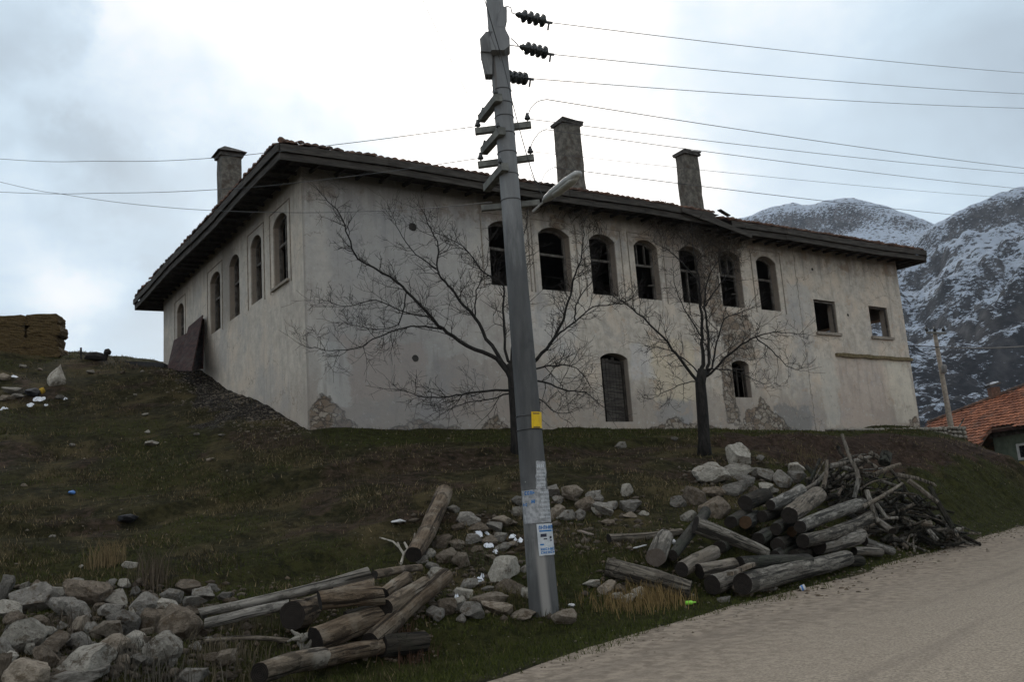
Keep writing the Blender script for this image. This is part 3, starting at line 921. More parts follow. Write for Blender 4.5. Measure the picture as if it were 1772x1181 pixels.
wall('wall', [(0.383, -1.6), (HD, -1.6), (HD, WT), (0.383, WT)], [[(0.7, 3.2), (2.75, 3.2), (2.75, 4.42), (0.7, 4.42)], [(3.0, 3.2), (5.2, 3.2), (5.2, 4.60), (3.0, 4.60)]], lambda u, w, d: (HL - 0.5 + d * 0.8, u, w), 0.62)
wall('wall', [(0.31, -1.6), (HL - 0.51, -1.6), (HL - 0.51, WT), (0.31, WT)], [], lambda u, w, d: (u, HD - 0.503 + d * 0.8, w), 0.62)
# upper floor, ceiling and the partitions seen dark behind the openings
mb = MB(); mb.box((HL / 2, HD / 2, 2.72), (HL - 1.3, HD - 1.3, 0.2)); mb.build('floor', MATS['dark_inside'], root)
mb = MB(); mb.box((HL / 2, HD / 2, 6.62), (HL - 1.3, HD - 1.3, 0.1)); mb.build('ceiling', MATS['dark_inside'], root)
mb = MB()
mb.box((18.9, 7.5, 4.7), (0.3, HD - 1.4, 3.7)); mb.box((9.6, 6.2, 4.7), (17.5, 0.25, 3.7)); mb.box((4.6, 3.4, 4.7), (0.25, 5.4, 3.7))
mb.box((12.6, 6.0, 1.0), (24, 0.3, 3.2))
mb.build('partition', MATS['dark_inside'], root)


def front_pt(u, w, d): return (u, d, w)
def left_pt(u, w, d): return (d, u, w)


def strip_frame(mb, pts, width, fm, d0, d1, close=False):
    """flat moulding following a polyline in wall coordinates"""
    n = len(pts)
    offs = []
    for i in range(n):
        a = Vector(pts[max(i - 1, 0)]); b = Vector(pts[min(i + 1, n - 1)])
        t = (b - a).normalized(); nn = Vector((-t.y, t.x))
        offs.append((Vector(pts[i]) - nn * width, Vector(pts[i])))
    k = len(mb.v)
    for o_, i_ in offs:
        for p, d in ((o_, d0), (i_, d0), (i_, d1), (o_, d1)):
            mb.v.append(Vector(fm(p.x, p.y, d)))
    for i in range(n - 1):
        for a, b in ((0, 1), (1, 2), (2, 3), (3, 0)):
            mb.f.append((k + 4 * i + a, k + 4 * i + b, k + 4 * i + 4 + b, k + 4 * i + 4 + a))
    mb.f.append((k, k + 1, k + 2, k + 3)); mb.f.append((k + 4 * n - 1, k + 4 * n - 2, k + 4 * n - 3, k + 4 * n - 4))


def arched_window(a, b, fm, style, sill=True, trim=True, d=0.30):
    z0, z1, z2 = SILL, SPR, TOPW
    mb = MB()

    def bar(u0, w0, u1, w1, w_):
        p = Vector(fm(u0, w0, d)); q = Vector(fm(u1, w1, d))
        up = Vector(fm(0, 0, 1)) - Vector(fm(0, 0, 0))
        mb.beam(p, q, w_, 0.07, up)
    bar(a + 0.04, z0 + 0.02, a + 0.04, z1 + 0.06, 0.075)
    bar(b - 0.04, z0 + 0.02, b - 0.04, z1 + 0.06, 0.075)
    pts = arch(a + 0.04, b - 0.04, z0, z1, z2 - 0.04)[2:]
    for p, q in zip(pts[:-1], pts[1:]):
        bar(p[0], p[1], q[0], q[1], 0.07)
    bar(a + 0.08, 5.36, b - 0.08, 5.36 - random.uniform(0, 0.03), 0.075)
    bar(a + 0.08, z0 + 0.05, b - 0.08, z0 + 0.05, 0.08)
    mid = (a + b) / 2
    if style == 1:
        bar(mid, 5.38, mid, z2 - 0.05, 0.05)
        bar(mid, z0 + 0.06, mid, 5.36, 0.06)
        for w in (4.55, 4.95):
            bar(a + 0.08, w, mid, w, 0.035)
    if style == 2:
        for u in (0.33, 0.66):
            bar(a + (b - a) * u, 5.38, a + (b - a) * u, z1 + 0.12, 0.04)
        bar(b - 0.30, 4.7, b - 0.08, 4.72, 0.04)
    if style == 3:
        bar(mid, z0 + 0.06, mid, 5.36, 0.055)
    w_ = mb.build('window', MATS['old_wood'], root)
    if sill:
        sb = MB()
        c0 = Vector(fm(a - 0.10, z0 - 0.035, -0.07)); 
        k = len(sb.v)
        cs = [fm(a - 0.10, z0 - 0.075, -0.08), fm(b + 0.10, z0 - 0.075, -0.08), fm(b + 0.10, z0 - 0.075, -0.003), fm(a - 0.10, z0 - 0.075, -0.003)]
        sb.prism(cs, (0, 0, 0.072)); sb.build('sill', MATS['sill_stone'], w_)
    if trim:
        tb = MB()
        o = 0.26
        strip_frame(tb, [(a - o, z0 - 0.10), (a - o, z2 + 0.20), (b + o, z2 + 0.20), (b + o, z0 - 0.10)], 0.035, fm, -0.022, 0.002)
        tb.build('surround', MATS['sill_stone'], w_)
    return w_


styles = [0, 0, 0, 2, 3, 2, 0]
for (a, b), s_, sl_, tr_ in zip(FW, styles, (0, 0, 0, 0, 0, 0, 0), (1, 1, 1, 1, 0, 0, 1)):
    arched_window(a, b, front_pt, s_, sl_, tr_)
for i, (a, b) in enumerate(LW):
    arched_window(a, b, left_pt, 1 if i != 2 else 0, i == 0, i != 2, 0.20)
for a, b in ((19.72, 20.92), (22.9, 24.06)):
    mb = MB()
    mb.beam((a + 0.03, 0.10, 3.53), (a + 0.03, 0.10, 4.70), 0.05, 0.06, (0, 1, 0)); mb.beam((b - 0.03, 0.10, 3.53), (b - 0.03, 0.10, 4.66), 0.05, 0.06, (0, 1, 0))
    mb.beam((a + 0.06, 0.10, 4.68), (b - 0.06, 0.10, 4.66), 0.05, 0.06, (0, 1, 0))
    w_ = mb.build('window', MATS['old_wood'], root)
    sb = MB(); sb.box(((a + b) / 2, -0.045, 3.44), (b - a + 0.18, 0.09, 0.10), jit=0.008); sb.build('sill', MATS['sill_stone'], w_)
# plank door hanging half open in the lower doorway
mb = MB()
for i in range(6):
    u = 9.74 + i * 0.135
    mb.box((u, 0.22 + 0.012 * i, 1.15 + random.uniform(-0.03, 0.03)), (0.115, 0.035, 2.0 + random.uniform(-0.1, 0.1)), Matrix.Rotation(random.uniform(-0.012, 0.012), 4, 'Y'))
mb.box((10.08, 0.31, 0.55), (0.8, 0.03, 0.1)); mb.box((10.08, 0.31, 1.75), (0.8, 0.03, 0.1))
dr = mb.build('door', MATS['fascia_wood'], root)
mb = MB()
for u in (9.55, 10.5):
    mb.beam((u, 0.25, 0.15), (u, 0.25, 2.1), 0.08, 0.09, (0, 1, 0))
mb.beam((9.59, 0.25, 2.06), (10.46, 0.25, 2.06), 0.08, 0.09, (0, 1, 0)); mb.beam((9.62, 0.28, 0.3), (9.95, 0.3, 2.0), 0.06, 0.05, (0, 1, 0))
mb.build('frame', MATS['dark_wood'], dr)
mb = MB()
for u in (15.16, 15.86):
    mb.beam((u, 0.22, 1.0), (u, 0.22, 2.1), 0.06, 0.07, (0, 1, 0))
mb.beam((15.19, 0.22, 2.0), (15.83, 0.22, 2.0), 0.06, 0.07, (0, 1, 0)); mb.beam((15.5, 0.22, 1.0), (15.5, 0.22, 1.97), 0.04, 0.05, (0, 1, 0))
mb.build('window', MATS['dark_wood'], root)
# mossy ledge on the right part, wooden lintel over the first long window, dark discs painted as shaded pipe holes
mb = MB()
pts = [(20.55 + i * 0.35, 2.66 + 0.012 * math.sin(i * 1.7) - 0.008 * i * 0.2) for i in range(14)]
for p, q in zip(pts[:-1], pts[1:]):
    mb.beam((p[0], -0.045, p[1]), (q[0], -0.045, q[1]), 0.10, random.uniform(0.11, 0.15), (0, 0, 1))
mb.build('ledge', MATS['moss_ledge'], root)
for u, w, r in ((3.21, 5.62, 0.11), (3.09, 1.87, 0.09), (21.6, 4.25, 0.05), (19.9, 5.9, 0.05)):
    mb = MB(); mb.tube([(u, -0.012, w), (u, -0.004, w)], [r, r * 1.1], 12, True, 0.12); mb.build('pipe_hole_shade', MATS['dark_inside'], root)

# ---- roof: two hipped parts, the right one slightly lower
SL = 0.30
OV = 0.90
ZE = 7.10
RT = MATS['old_tile']


def wob(x, k=0):
    return 0.035 * math.sin(x * 0.7 + k) + 0.02 * math.sin(x * 1.9 + 2 * k)


rb = MB()
half = HD / 2 + OV
zr = ZE + half * SL
A_, B_, C_, D_ = (-OV, -OV, ZE), (14.4, -OV, ZE - 0.03), (14.4, HD + OV, ZE), (-OV, HD + OV, ZE)
R1, R2 = (-OV + half, HD / 2, zr), (14.4, HD / 2, zr)
rb.poly([A_, B_, R2, R1]); rb.poly([D_, A_, R1]); rb.poly([C_, D_, R1, R2]); rb.poly([B_, C_, R2])
z2 = ZE - 0.17
A2, B2, C2, D2 = (14.2, -OV, z2), (HL + 0.75, -OV, z2), (HL + 0.75, HD + OV, z2), (14.2, HD + OV, z2)
r1, r2 = (14.2, HD / 2, zr - 0.17), (HL + 0.75 - half, HD / 2, zr - 0.17)
rb.poly([A2, B2, r2, r1]); rb.poly([B2, C2, r2]); rb.poly([C2, D2, r1, r2])


def eave_tiles(p, q, inward, n, drop=0.0):
    p = Vector(p); q = Vector(q); iw = Vector(inward)
    for i in range(n):
        u = (i + 0.5) / n
        c = p + (q - p) * u
        for k in range(3):
            s0 = c + iw * (k * 0.33 - 0.07 + random.uniform(-0.04, 0.03)) + Vector((0, 0, k * 0.33 * SL + 0.02 + random.uniform(-0.012, 0.018)))
            s1 = s0 + iw * 0.38 + Vector((0, 0, 0.38 * SL + random.uniform(-0.02, 0.01)))
            if random.random() < 0.03 or u * (q - p).length < k * .33 + .12 or (1 - u) * (q - p).length < k * .33 + .12:
                continue
            side = (q - p).normalized()
            tw = random.uniform(-0.02, 0.02)
            kk = len(rb.v)
            for e_, r in ((s0, 0.095), (s1, 0.075)):
                for j in range(5):
                    a = math.pi * j / 4
                    rb.v.append(e_ + side * (math.cos(a) * r + tw) + Vector((0, 0, math.sin(a) * r * 0.75)))
            for j in range(4):
                rb.f.append((kk + j, kk + j + 1, kk + 5 + j + 1, kk + 5 + j))
            rb.f.append((kk, kk + 1, kk + 2, kk + 3, kk + 4))


eave_tiles(A_, B_, (0, 1, 0), 74)
eave_tiles(D_, A_, (1, 0, 0), 82)
eave_tiles(A2, B2, (0, 1, 0), 56)
eave_tiles(B2, C2, (-1, 0, 0), 60)
# ridge tiles up the corner hip
for i in range(3):
    u = i / 34 + 0.004
    p = Vector(A_).lerp(Vector(R1), u); q = Vector(A_).lerp(Vector(R1), u + 0.036)
    rb.tube([p + Vector((0, 0, 0.05 + random.uniform(0, .03))), q + Vector((0, 0, 0.03))], [0.085, 0.07], 7)
roof = rb.build('roof', RT, root)

fb = MB()


def fascia(p, q, seed, h=0.22, z0=0.0, depth=0.05):
    p = Vector(p); q = Vector(q); L = (q - p).length; n = max(2, int(L / 2.6))
    dirv = (q - p).normalized(); out = Vector((dirv.y, -dirv.x, 0))
    for i in range(n):
        a = p + (q - p) * (i / n); b = p + (q - p) * ((i + 1) / n)
        a = a + Vector((0, 0, wob(a.x + a.y, seed))); b = b + Vector((0, 0, wob(b.x + b.y, seed)))
        j = random.uniform(-0.012, 0.012)
        fb.beam(a + out * (0.03 + j) + Vector((0, 0, -0.115)), b + out * (0.03 + j) - dirv * 0.006 + Vector((0, 0, -0.115)), depth, 0.20)
        fb.beam(a + out * (-0.04 + j) + Vector((0, 0, -0.315)), b + out * (-0.04 + j) - dirv * 0.006 + Vector((0, 0, -0.315)), depth, 0.19)


fascia(A_, (14.1, -OV, ZE - 0.02), 0.3)
fascia(D_, A_, 1.4)
fascia(C_, D_, 0.9)
fascia((14.9, -OV, z2 + 0.02), B2, 2.2)
fascia(B2, C2, 0.7)
# the broken overlap between the two roofs: slipped boards
fb.beam((12.6, -OV - 0.10, ZE - 0.10), (15.7, -OV - 0.12, ZE - 0.66), 0.05, 0.17)
fb.beam((13.3, -OV - 0.02, ZE - 0.05), (14.9, -OV - 0.05, ZE - 0.46), 0.05, 0.15)
fb.beam((14.3, -OV - 0.1, ZE + 0.10), (14.95, -OV + 0.1, ZE + 0.03), 0.14, 0.03)
fb.build('fascia', MATS['fascia_wood'], roof)
sb = MB()
# soffit planks and rafters
zs_ = ZE - 0.30
nfp = 5
for i in range(nfp):
    y0 = -OV + 0.06 + i * (OV - 0.08) / nfp; y1 = y0 + (OV - 0.08) / nfp - 0.02
    zz = zs_ + 0.03 * i + random.uniform(-0.01, 0.01)
    sb.box(((13.6) / 2 - 0.42, (y0 + y1) / 2, zz), (13.6 + 0.85 - 0.1, y1 - y0, 0.025))
    sb.box(((14.4 + HL + 0.7) / 2, (y0 + y1) / 2, zz - 0.17), (HL + 0.7 - 14.5, y1 - y0, 0.025))
    sb.box(((y0 + y1) / 2, (0.03 + HD + OV - 0.06) / 2, zz), (y1 - y0, HD + OV - 0.09, 0.025))
    sb.box((HL + 0.72 - (y0 + OV) * 0.72 / OV - 0.06, HD / 2, zz - 0.17), (0.12, HD + 1.0, 0.025))
x = -0.5
while x < HL + 0.5:
    dz = 0 if x < 14.3 else -0.17
    sb.box((x, -OV / 2, zs_ - 0.04 + dz), (0.07, OV - 0.12, 0.09), Matrix.Rotation(0.06, 4, 'X'))
    x += random.uniform(0.55, 0.75)
y = 0.2
while y < HD + 0.3:
    sb.box((-OV / 2, y, zs_ - 0.04), (OV - 0.12, 0.07, 0.09), Matrix.Rotation(-0.06, 4, 'Y'))
    y += random.uniform(0.55, 0.75)
sb.build('soffit', MATS['dark_wood'], roof)


def chimney(px, py_base, py_top, t, w, d, cap):
    """stack standing t metres behind the facade"""
    pl = P0 + NX * t
    b = on_plane(px, py_base, pl, NX); tp = on_plane(px, py_top, pl, NX)
    s = float(np.dot(b - P0, UX)); ztop = float(tp[2]) - BZ
    stack(s, t + d / 2, ztop, w, d, cap)


def stack(s, t, ztop, w, d, cap):
    zb = ZE + 0.1
    mb = MB()
    n = 12
    lay = []
    for i in range(n + 1):
        z = zb + (ztop - 0.14 - zb) * i / n
        k = 1.0 - 0.03 * i / n
        lay.append([(s + sx * w / 2 * k + random.uniform(-0.012, 0.012), t + sy * d / 2 * k + random.uniform(-0.012, 0.012), z) for sx, sy in ((-1, -1), (1, -1), (1, 1), (-1, 1))])
    for L in lay:
        mb.v += [Vector(p) for p in L]
    for i in range(n):
        for j in range(4):
            mb.f.append((4 * i + j, 4 * i + (j + 1) % 4, 4 * i + 4 + (j + 1) % 4, 4 * i + 4 + j))
    mb.f.append((4 * n, 4 * n + 1, 4 * n + 2, 4 * n + 3))
    ch = mb.build('chimney', MATS['chimney_render'], roof)
    cb = MB()
    if cap == 'tent':
        cb.box((s, t, ztop - 0.34), (w + 0.12, d + 0.12, 0.10), jit=0.01)
        k = len(cb.v)
        cw, cd = w / 2 + 0.17, d / 2 + 0.17
        cb.v += [Vector((s - cw, t - cd, ztop - 0.26)), Vector((s + cw, t - cd, ztop - 0.22)), Vector((s + cw, t + cd, ztop - 0.22)), Vector((s - cw, t + cd, ztop - 0.26)),
                 Vector((s - w * .28, t - d * .3, ztop + 0.02)), Vector((s + w * .45, t - d * .3, ztop - 0.04)), Vector((s + w * .45, t + d * .3, ztop - 0.04)), Vector((s - w * .28, t + d * .3, ztop + 0.02))]
        cb.f += [tuple(k + i for i in q) for q in ((0, 3, 2, 1), (4, 5, 6, 7), (0, 1, 5, 4), (1, 2, 6, 5), (2, 3, 7, 6), (3, 0, 4, 7))]
    else:
        cb.box((s, t, ztop - 0.12), (w + 0.12, d + 0.12, 0.07), jit=0.015)
        cb.box((s - w * 0.22, t, ztop - 0.055), (w * 0.7, d + 0.2, 0.045), Matrix.Rotation(0.05, 4, 'Y'), jit=0.02)
        cb.box((s + w * 0.3, t, ztop - 0.045), (w * 0.62, d + 0.18, 0.045), Matrix.Rotation(-0.05, 4, 'Y'), jit=0.02)
        cb.box((s + w * 0.05, t, ztop + 0.01), (w * 0.5, d * 0.8, 0.05), jit=0.02)
    cb.build('cap', MATS['slab'], ch)
    bb = MB(); bb.box((s, t, zb + 0.36), (w + 0.03, d + 0.03, 0.5), jit=0.02); bb.build('brick_foot', MATS['chimney_brick'], ch)


chimney(998, 322, 209, 1.5, 0.78, 0.54, 'slab')
chimney(1207, 364, 263, 1.2, 0.70, 0.50, 'slab')
pq = at(396, 258, 33.5)
ls, lt = house_st(pq[0], pq[1])
stack(float(ls), float(lt), float(pq[2]) - BZ, 0.74, 0.62, 'tent')


# ================================================================== UTILITY POLE
def proj(p):
    v = np.asarray(p, float) - EYE
    d = v @ CF
    return v @ CR / d * FPX + PW / 2, PH / 2 - v @ CU / d * FPX, d


def loc_build(mb, name, mat, parent, smooth_=False):
    """mesh collected in world coordinates, stored relative to an unrotated parent"""
    o = Vector(parent.location)
    mb.v = [Vector(p) - o for p in mb.v]
    return mb.build(name, mat, parent, smooth_)


def thing_build(mb, name, mat, org=None, smooth_=False):
    """top-level mesh whose origin sits at its foot"""
    a = np.array([tuple(p) for p in mb.v])
    if org is None:
        org = (a[:, 0].mean(), a[:, 1].mean(), a[:, 2].min())
    mb.v = [Vector(p) - Vector(org) for p in mb.v]
    o = mb.build(name, mat, None, smooth_)
    o.location = Vector(org)
    return o


PB = gp(942, 1062)
PT = at(851, -60, PB[1] + 0.05)
pole = empty('utility_pole', PB)
tag(pole, 'tall leaning grey concrete utility pole beside the road with posters and a street lamp', 'utility pole')


def pole_at(y):
    lo, hi = 0.0, 1.0
    for _ in range(40):
        m = (lo + hi) / 2
        if proj(PB + (PT - PB) * m)[1] > y:
            lo = m
        else:
            hi = m
    c = PB + (PT - PB) * lo
    rp = np.interp(y, [-60, 20, 400, 700, 1062], [14.0, 15.0, 17.3, 21.0, 26.0])
    return c, rp * proj(c)[2] / FPX


def around(y, th, lift=0.0):
    c, r = pole_at(y)
    f = np.array([-c[0], -c[1], 0]); f /= np.linalg.norm(f)
    rt = np.array([-f[1], f[0], 0])
    return c + (f * math.cos(th) + rt * math.sin(th)) * (r + lift)


m_, t_, b_ = new_mat('pole_concrete', 0.9, 0.25)
v_ = t_.obj(); x_, y_, z_ = t_.sep(v_)
na = t_.noise(t_.vm('MULTIPLY', v_, (1, 1, 0.16)), 9, 6, 0.65); nb = t_.noise(v_, 3.5, 5, 0.6); nc = t_.noise(v_, 40, 4, 0.7)
c_ = t_.mix(t_.ramp(na, 0.35, 0.68), (0.10, 0.10, 0.099), (0.22, 0.218, 0.212))
c_ = t_.mix(t_.ramp(nb, 0.52, 0.68, 0.0, 0.7), c_, (0.075, 0.075, 0.078))
c_ = t_.mix(t_.ramp(t_.m('ADD', z_, t_.m('MULTIPLY', na, 1.4)), 4.2, 5.2, 0.0, 0.55), c_, (0.25, 0.255, 0.26))
c_ = t_.mix(t_.m('MULTIPLY', t_.ramp(t_.m('ADD', z_, t_.m('MULTIPLY', na, 2.0)), 1.9, 3.2), t_.ramp(t_.m('ADD', z_, t_.m('MULTIPLY', na, 2.0)), 5.4, 6.6, 0.72, 0.0)), c_, (0.055, 0.056, 0.057))
# darker foot with a pale lime run
c_ = t_.mix(t_.ramp(t_.m('ADD', z_, t_.m('MULTIPLY', nb, 0.6)), 0.55, 1.5, 0.75, 0.0), c_, (0.065, 0.066, 0.066))
run = t_.m('MULTIPLY', t_.ramp(t_.m('ABSOLUTE', t_.m('SUBTRACT', t_.m('ADD', x_, t_.m('MULTIPLY', z_, 0.04)), 0.03)), 0.03, 0.085, 1.0, 0.0), t_.ramp(z_, 0.95, 0.7))
run = t_.m('MULTIPLY', run, t_.ramp(y_, -0.02, -0.08))
c_ = t_.mix(t_.m('MULTIPLY', run, 0.8), c_, (0.30, 0.285, 0.265))
t_.put(b_.inputs['Base Color'], c_)
chip = t_.ramp(t_.voro(v_, 7.0).outputs['Distance'], 0.05, 0.09, 1.0, 0.0)
chip = t_.m('MULTIPLY', chip, t_.ramp(nb, 0.48, 0.6))
c_ = t_.mix(t_.m('MULTIPLY', chip, 0.7), c_, (0.30, 0.295, 0.28))
rst = t_.m('MULTIPLY', t_.ramp(t_.noise(t_.vm('MULTIPLY', v_, (9, 9, 0.5)), 1.5, 5, 0.6), 0.60, 0.70), t_.ramp(z_, 4.5, 6.5))
c_ = t_.mix(t_.m('MULTIPLY', rst, 0.5), c_, (0.10, 0.07, 0.05))
t_.put(b_.inputs['Base Color'], c_)
t_.put(b_.inputs['Normal'], t_.bump(t_.m('ADD', t_.m('ADD', na, t_.m('MULTIPLY', nc, 0.6)), t_.m('MULTIPLY', chip, -0.6)), 0.45, 0.012))
mb = MB()
ys = [1085, 1062, 1030, 980, 900, 800, 700, 600, 500, 400, 300, 200, 100, 20, -60]
pts, rr = [], []
for y in ys:
    c, r = pole_at(min(y, 1062)); pts.append(c - np.array([0, 0, 0.25 if y > 1062 else 0])); rr.append(r)
mb.tube(pts, rr, 28)
loc_build(mb, 'shaft', MATS['pole_concrete'], pole, True)


def ring(y, rad=0.007, tilt=0.0):
    pts = []
    for i in range(25):
        a = 2 * math.pi * i / 24
        p = around(y, a, rad * 0.6)
        pts.append(p + np.array([0, 0, tilt * math.sin(a)]))
    mb = MB(); mb.tube(pts, rad, 5, False)
    return loc_build(mb, 'strap', MATS['steel'], pole)


for y in (158, 181, 204, 233, 266, 304, 348, 721, 745):
    ring(y, 0.006 if y < 700 else 0.008)


def patch(x0, x1, y0, y1, lift, nx_=8, ny_=4, ragged=0.0, x0b=None, x1b=None):
    """sheet wrapped on the shaft between photo columns x0..x1 (top) and rows y0..y1"""
    x0b = x0 if x0b is None else x0b; x1b = x1 if x1b is None else x1b
    mb = MB()
    for j in range(ny_ + 1):
        v = j / ny_; y = y0 + (y1 - y0) * v
        c, r = pole_at(y); xc = proj(c)[0]; rp = r * FPX / proj(c)[2]
        a = x0 + (x0b - x0) * v + random.uniform(-ragged, ragged); b = x1 + (x1b - x1) * v + random.uniform(-ragged, ragged)
        for i in range(nx_ + 1):
            s = (a + (b - a) * i / nx_ - xc) / rp
            mb.v.append(Vector(around(y + (random.uniform(-ragged, ragged) if j in (0, ny_) else 0), math.asin(max(-0.999, min(0.999, s))), lift)))
    for j in range(ny_):
        for i in range(nx_):
            k = j * (nx_ + 1) + i
            mb.f.append((k, k + 1, k + nx_ + 2, k + nx_ + 1))
    return mb


def glyphs(mb, x0, x1, y0, y1, n, lift, seed, slant=0.0):
    """blurred block capitals: upright and cross strokes, unreadable as in the photo"""
    rs = random.Random(seed)
    w = (x1 - x0) / n
    for i in range(n):
        a = x0 + i * w; k = rs.randrange(4)
        dy = slant * i
        parts = [(a, a + w * 0.28, y0, y1)]
        if k in (0, 1): parts.append((a + w * 0.5, a + w * 0.76, y0, y1))
        if k in (0, 2): parts.append((a, a + w * 0.76, y0, y0 + (y1 - y0) * 0.26))
        if k in (1, 3): parts.append((a, a + w * 0.76, y0 + (y1 - y0) * 0.4, y0 + (y1 - y0) * 0.65))
        if k == 2: parts.append((a, a + w * 0.76, y1 - (y1 - y0) * 0.26, y1))
        for p in parts:
            q = patch(p[0], p[1], p[2] + dy, p[3] + dy, lift, 2, 1)
            b = len(mb.v); mb.v += q.v; mb.f += [tuple(b + z for z in f) for f in q.f]


def add(mb, q):
    b = len(mb.v); mb.v += q.v; mb.f += [tuple(b + z for z in f) for f in q.f]


# yellow plate strapped on
yp = patch(919, 935, 716, 744, 0.016, 4, 2, 0, 920, 936)
q = loc_build(yp, 'plate', MATS['yellow_paint'], pole)
q['label'] = 'small yellow plate strapped to the shaft'
mb = MB(); add(mb, patch(921.5, 931.5, 718.5, 720, 0.019, 2, 1)); add(mb, patch(922.5, 933, 742, 743.5, 0.019, 2, 1))
o_ = mb.v; mb.v = [Vector(p) for p in o_]
z_ = loc_build(mb, 'slot', MATS['ink_dark'], pole); z_.parent = q
# torn grey leaflet
t1 = patch(926, 945, 800, 848, 0.005, 6, 9, 1.6, 927, 944)
q = loc_build(t1, 'leaflet', MATS['paper_old'], pole); q['label'] = 'torn weathered leaflet pasted on the shaft'
mb = MB(); glyphs(mb, 929, 942, 806, 812, 2, 0.008, 3)
for k in range(5): glyphs(mb, 929, 943, 817 + k * 6, 820 + k * 6, 5, 0.008, 10 + k)
z_ = loc_build(mb, 'print', MATS['paper'], pole); z_.parent = q
# wide washed-out poster
t2 = patch(904, 951, 849, 906, 0.007, 12, 6, 0.5, 908, 955)
q = loc_build(t2, 'poster', MATS['paper_old'], pole); q['label'] = 'wide washed-out poster with faint blue letters wrapped on the shaft'
mb = MB(); glyphs(mb, 909, 926, 851, 857, 4, 0.010, 5); glyphs(mb, 920, 927, 866, 872, 1, 0.010, 8); glyphs(mb, 907, 914, 871, 876, 2, 0.010, 9)
z_ = loc_build(mb, 'lettering', MATS['ink_blue'], pole); z_.parent = q
mb = MB()
for k in range(7): glyphs(mb, 934 + (k % 3), 951, 853 + k * 7, 856 + k * 7, 5, 0.010, 20 + k)
z_ = loc_build(mb, 'print', MATS['paper'], pole); z_.parent = q
# white and blue poster
t3 = patch(928.5, 956, 908, 962, 0.013, 8, 5, 0.15, 933, 960)
q = loc_build(t3, 'poster', MATS['paper'], pole); q['label'] = 'clean white poster with blue print near the foot of the shaft'
mb = MB(); glyphs(mb, 932, 954.5, 911, 917.5, 6, 0.016, 31); add(mb, patch(933, 954.5, 919, 921.5, 0.016, 6, 1)); add(mb, patch(934.5, 940.5, 942, 944.5, 0.016, 2, 1))
glyphs(mb, 935.5, 958, 949, 953.5, 6, 0.016, 33); glyphs(mb, 936, 958.5, 955, 959, 6, 0.016, 35)
z_ = loc_build(mb, 'lettering', MATS['ink_blue'], pole); z_.parent = q
mb = MB(); add(mb, patch(935, 944.5, 925, 930.5, 0.016, 4, 1)); add(mb, patch(940, 945.5, 933, 935, 0.016, 3, 1)); add(mb, patch(949.5, 952.5, 930, 934, 0.016, 2, 1)); add(mb, patch(950, 953, 936, 938, 0.016, 2, 1))
z_ = loc_build(mb, 'picture', MATS['ink_dark'], pole); z_.parent = q

PD = float(PB[1])


def dpx(p):
    return proj(p)[2] / FPX


def crossarm(x0, y0, d0, x1, y1, d1, th=11):
    a = at(x0, y0, d0); b = at(x1, y1, d1)
    mb = MB(); mb.beam(a, b, th * dpx(a), th * dpx(a) * 1.05)
    return loc_build(mb, 'crossarm', MATS['arm_concrete'], pole)


crossarm(822, 228, PD + 0.12, 919, 216, PD + 0.12, 10)
crossarm(827, 286, PD + 0.14, 924, 273, PD + 0.14, 10)
crossarm(833, 361, PD + 0.16, 934, 351, PD + 0.16, 9)
for (a, b) in (((863, 168), (833, 206)), ((869, 226), (837, 262)), ((874, 288), (842, 326))):
    crossarm(*a, PD - 0.20, *b, PD + 0.52, 13)


def pin(x, y, d, s=1.0):
    a = at(x, y, d); k = dpx(a) * s
    mb = MB()
    mb.lathe(a, a + np.array([0, 0, 15 * k]), [(0, 1.4 * k), (0.15, 1.6 * k), (0.2, 5 * k), (0.38, 5.4 * k), (0.45, 3.4 * k), (0.6, 4.2 * k), (0.7, 2.6 * k), (0.9, 2.8 * k), (1, 1.2 * k)], 12)
    return loc_build(mb, 'pin_insulator', MATS['insulator'], pole, True)


for (x, y) in ((827, 221), (913, 209), (832, 278), (918, 267)):
    pin(x, y, PD + 0.13)
for (x, y, d) in ((858, 164, -0.2), (862, 222, -0.2), (866, 284, -0.2), (836, 196, 0.45), (839, 253, 0.45)):
    pin(x, y, PD + d, 0.75)


def string(x0, y0, x1, y1, n, d0, d1):
    a = at(x0, y0, d0); b = at(x1, y1, d1); k = dpx(a)
    prof = [(0, 1.0 * k), (0.02, 3 * k), (0.12, 6 * k)]
    for i in range(n):
        u = 0.16 + 0.80 * (i + 0.5) / n; w = 0.80 / n
        prof += [(u - w * 0.5, 4.2 * k), (u - w * 0.22, 7 * k), (u, 11.5 * k), (u + w * 0.2, 11 * k), (u + w * 0.28, 6 * k)]
    prof += [(0.985, 4 * k), (1.0, 1.0 * k)]
    mb = MB(); mb.lathe(a, b, prof, 18)
    return loc_build(mb, 'insulator_string', MATS['insulator'], pole, True)


string(892, 24, 945, 37, 4, PD - 0.1, PD + 0.15)
string(899, 80, 948, 92, 4, PD - 0.05, PD + 0.2)
string(868, 130, 913, 137, 4, PD + 0.05, PD + 0.3)
mb = MB()
for x, y, d in ((950, 38, .17), (953, 93, .22), (918, 136, .3)):
    p = at(x, y, PD + d); k = dpx(p)
    mb.beam(p + CR * (-5 * k), p + CR * 6 * k + CU * (-1.5 * k), 4 * k, 3 * k); mb.tube([p, p + CU * (-14 * k) + CR * (-2 * k)], 1.6 * k, 6)
loc_build(mb, 'wire_clamp', MATS['steel'], pole)
mb = MB()
for pts in (((877, 10), (884, 13), (886, 22), (892, 24)), ((882, 78), (890, 79), (899, 80)), ((884, 66), (893, 74), (897, 79))):
    mb.tube([at(x, y, PD - 0.08) for x, y in pts], 0.008, 5)
loc_build(mb, 'hook', MATS['steel'], pole)
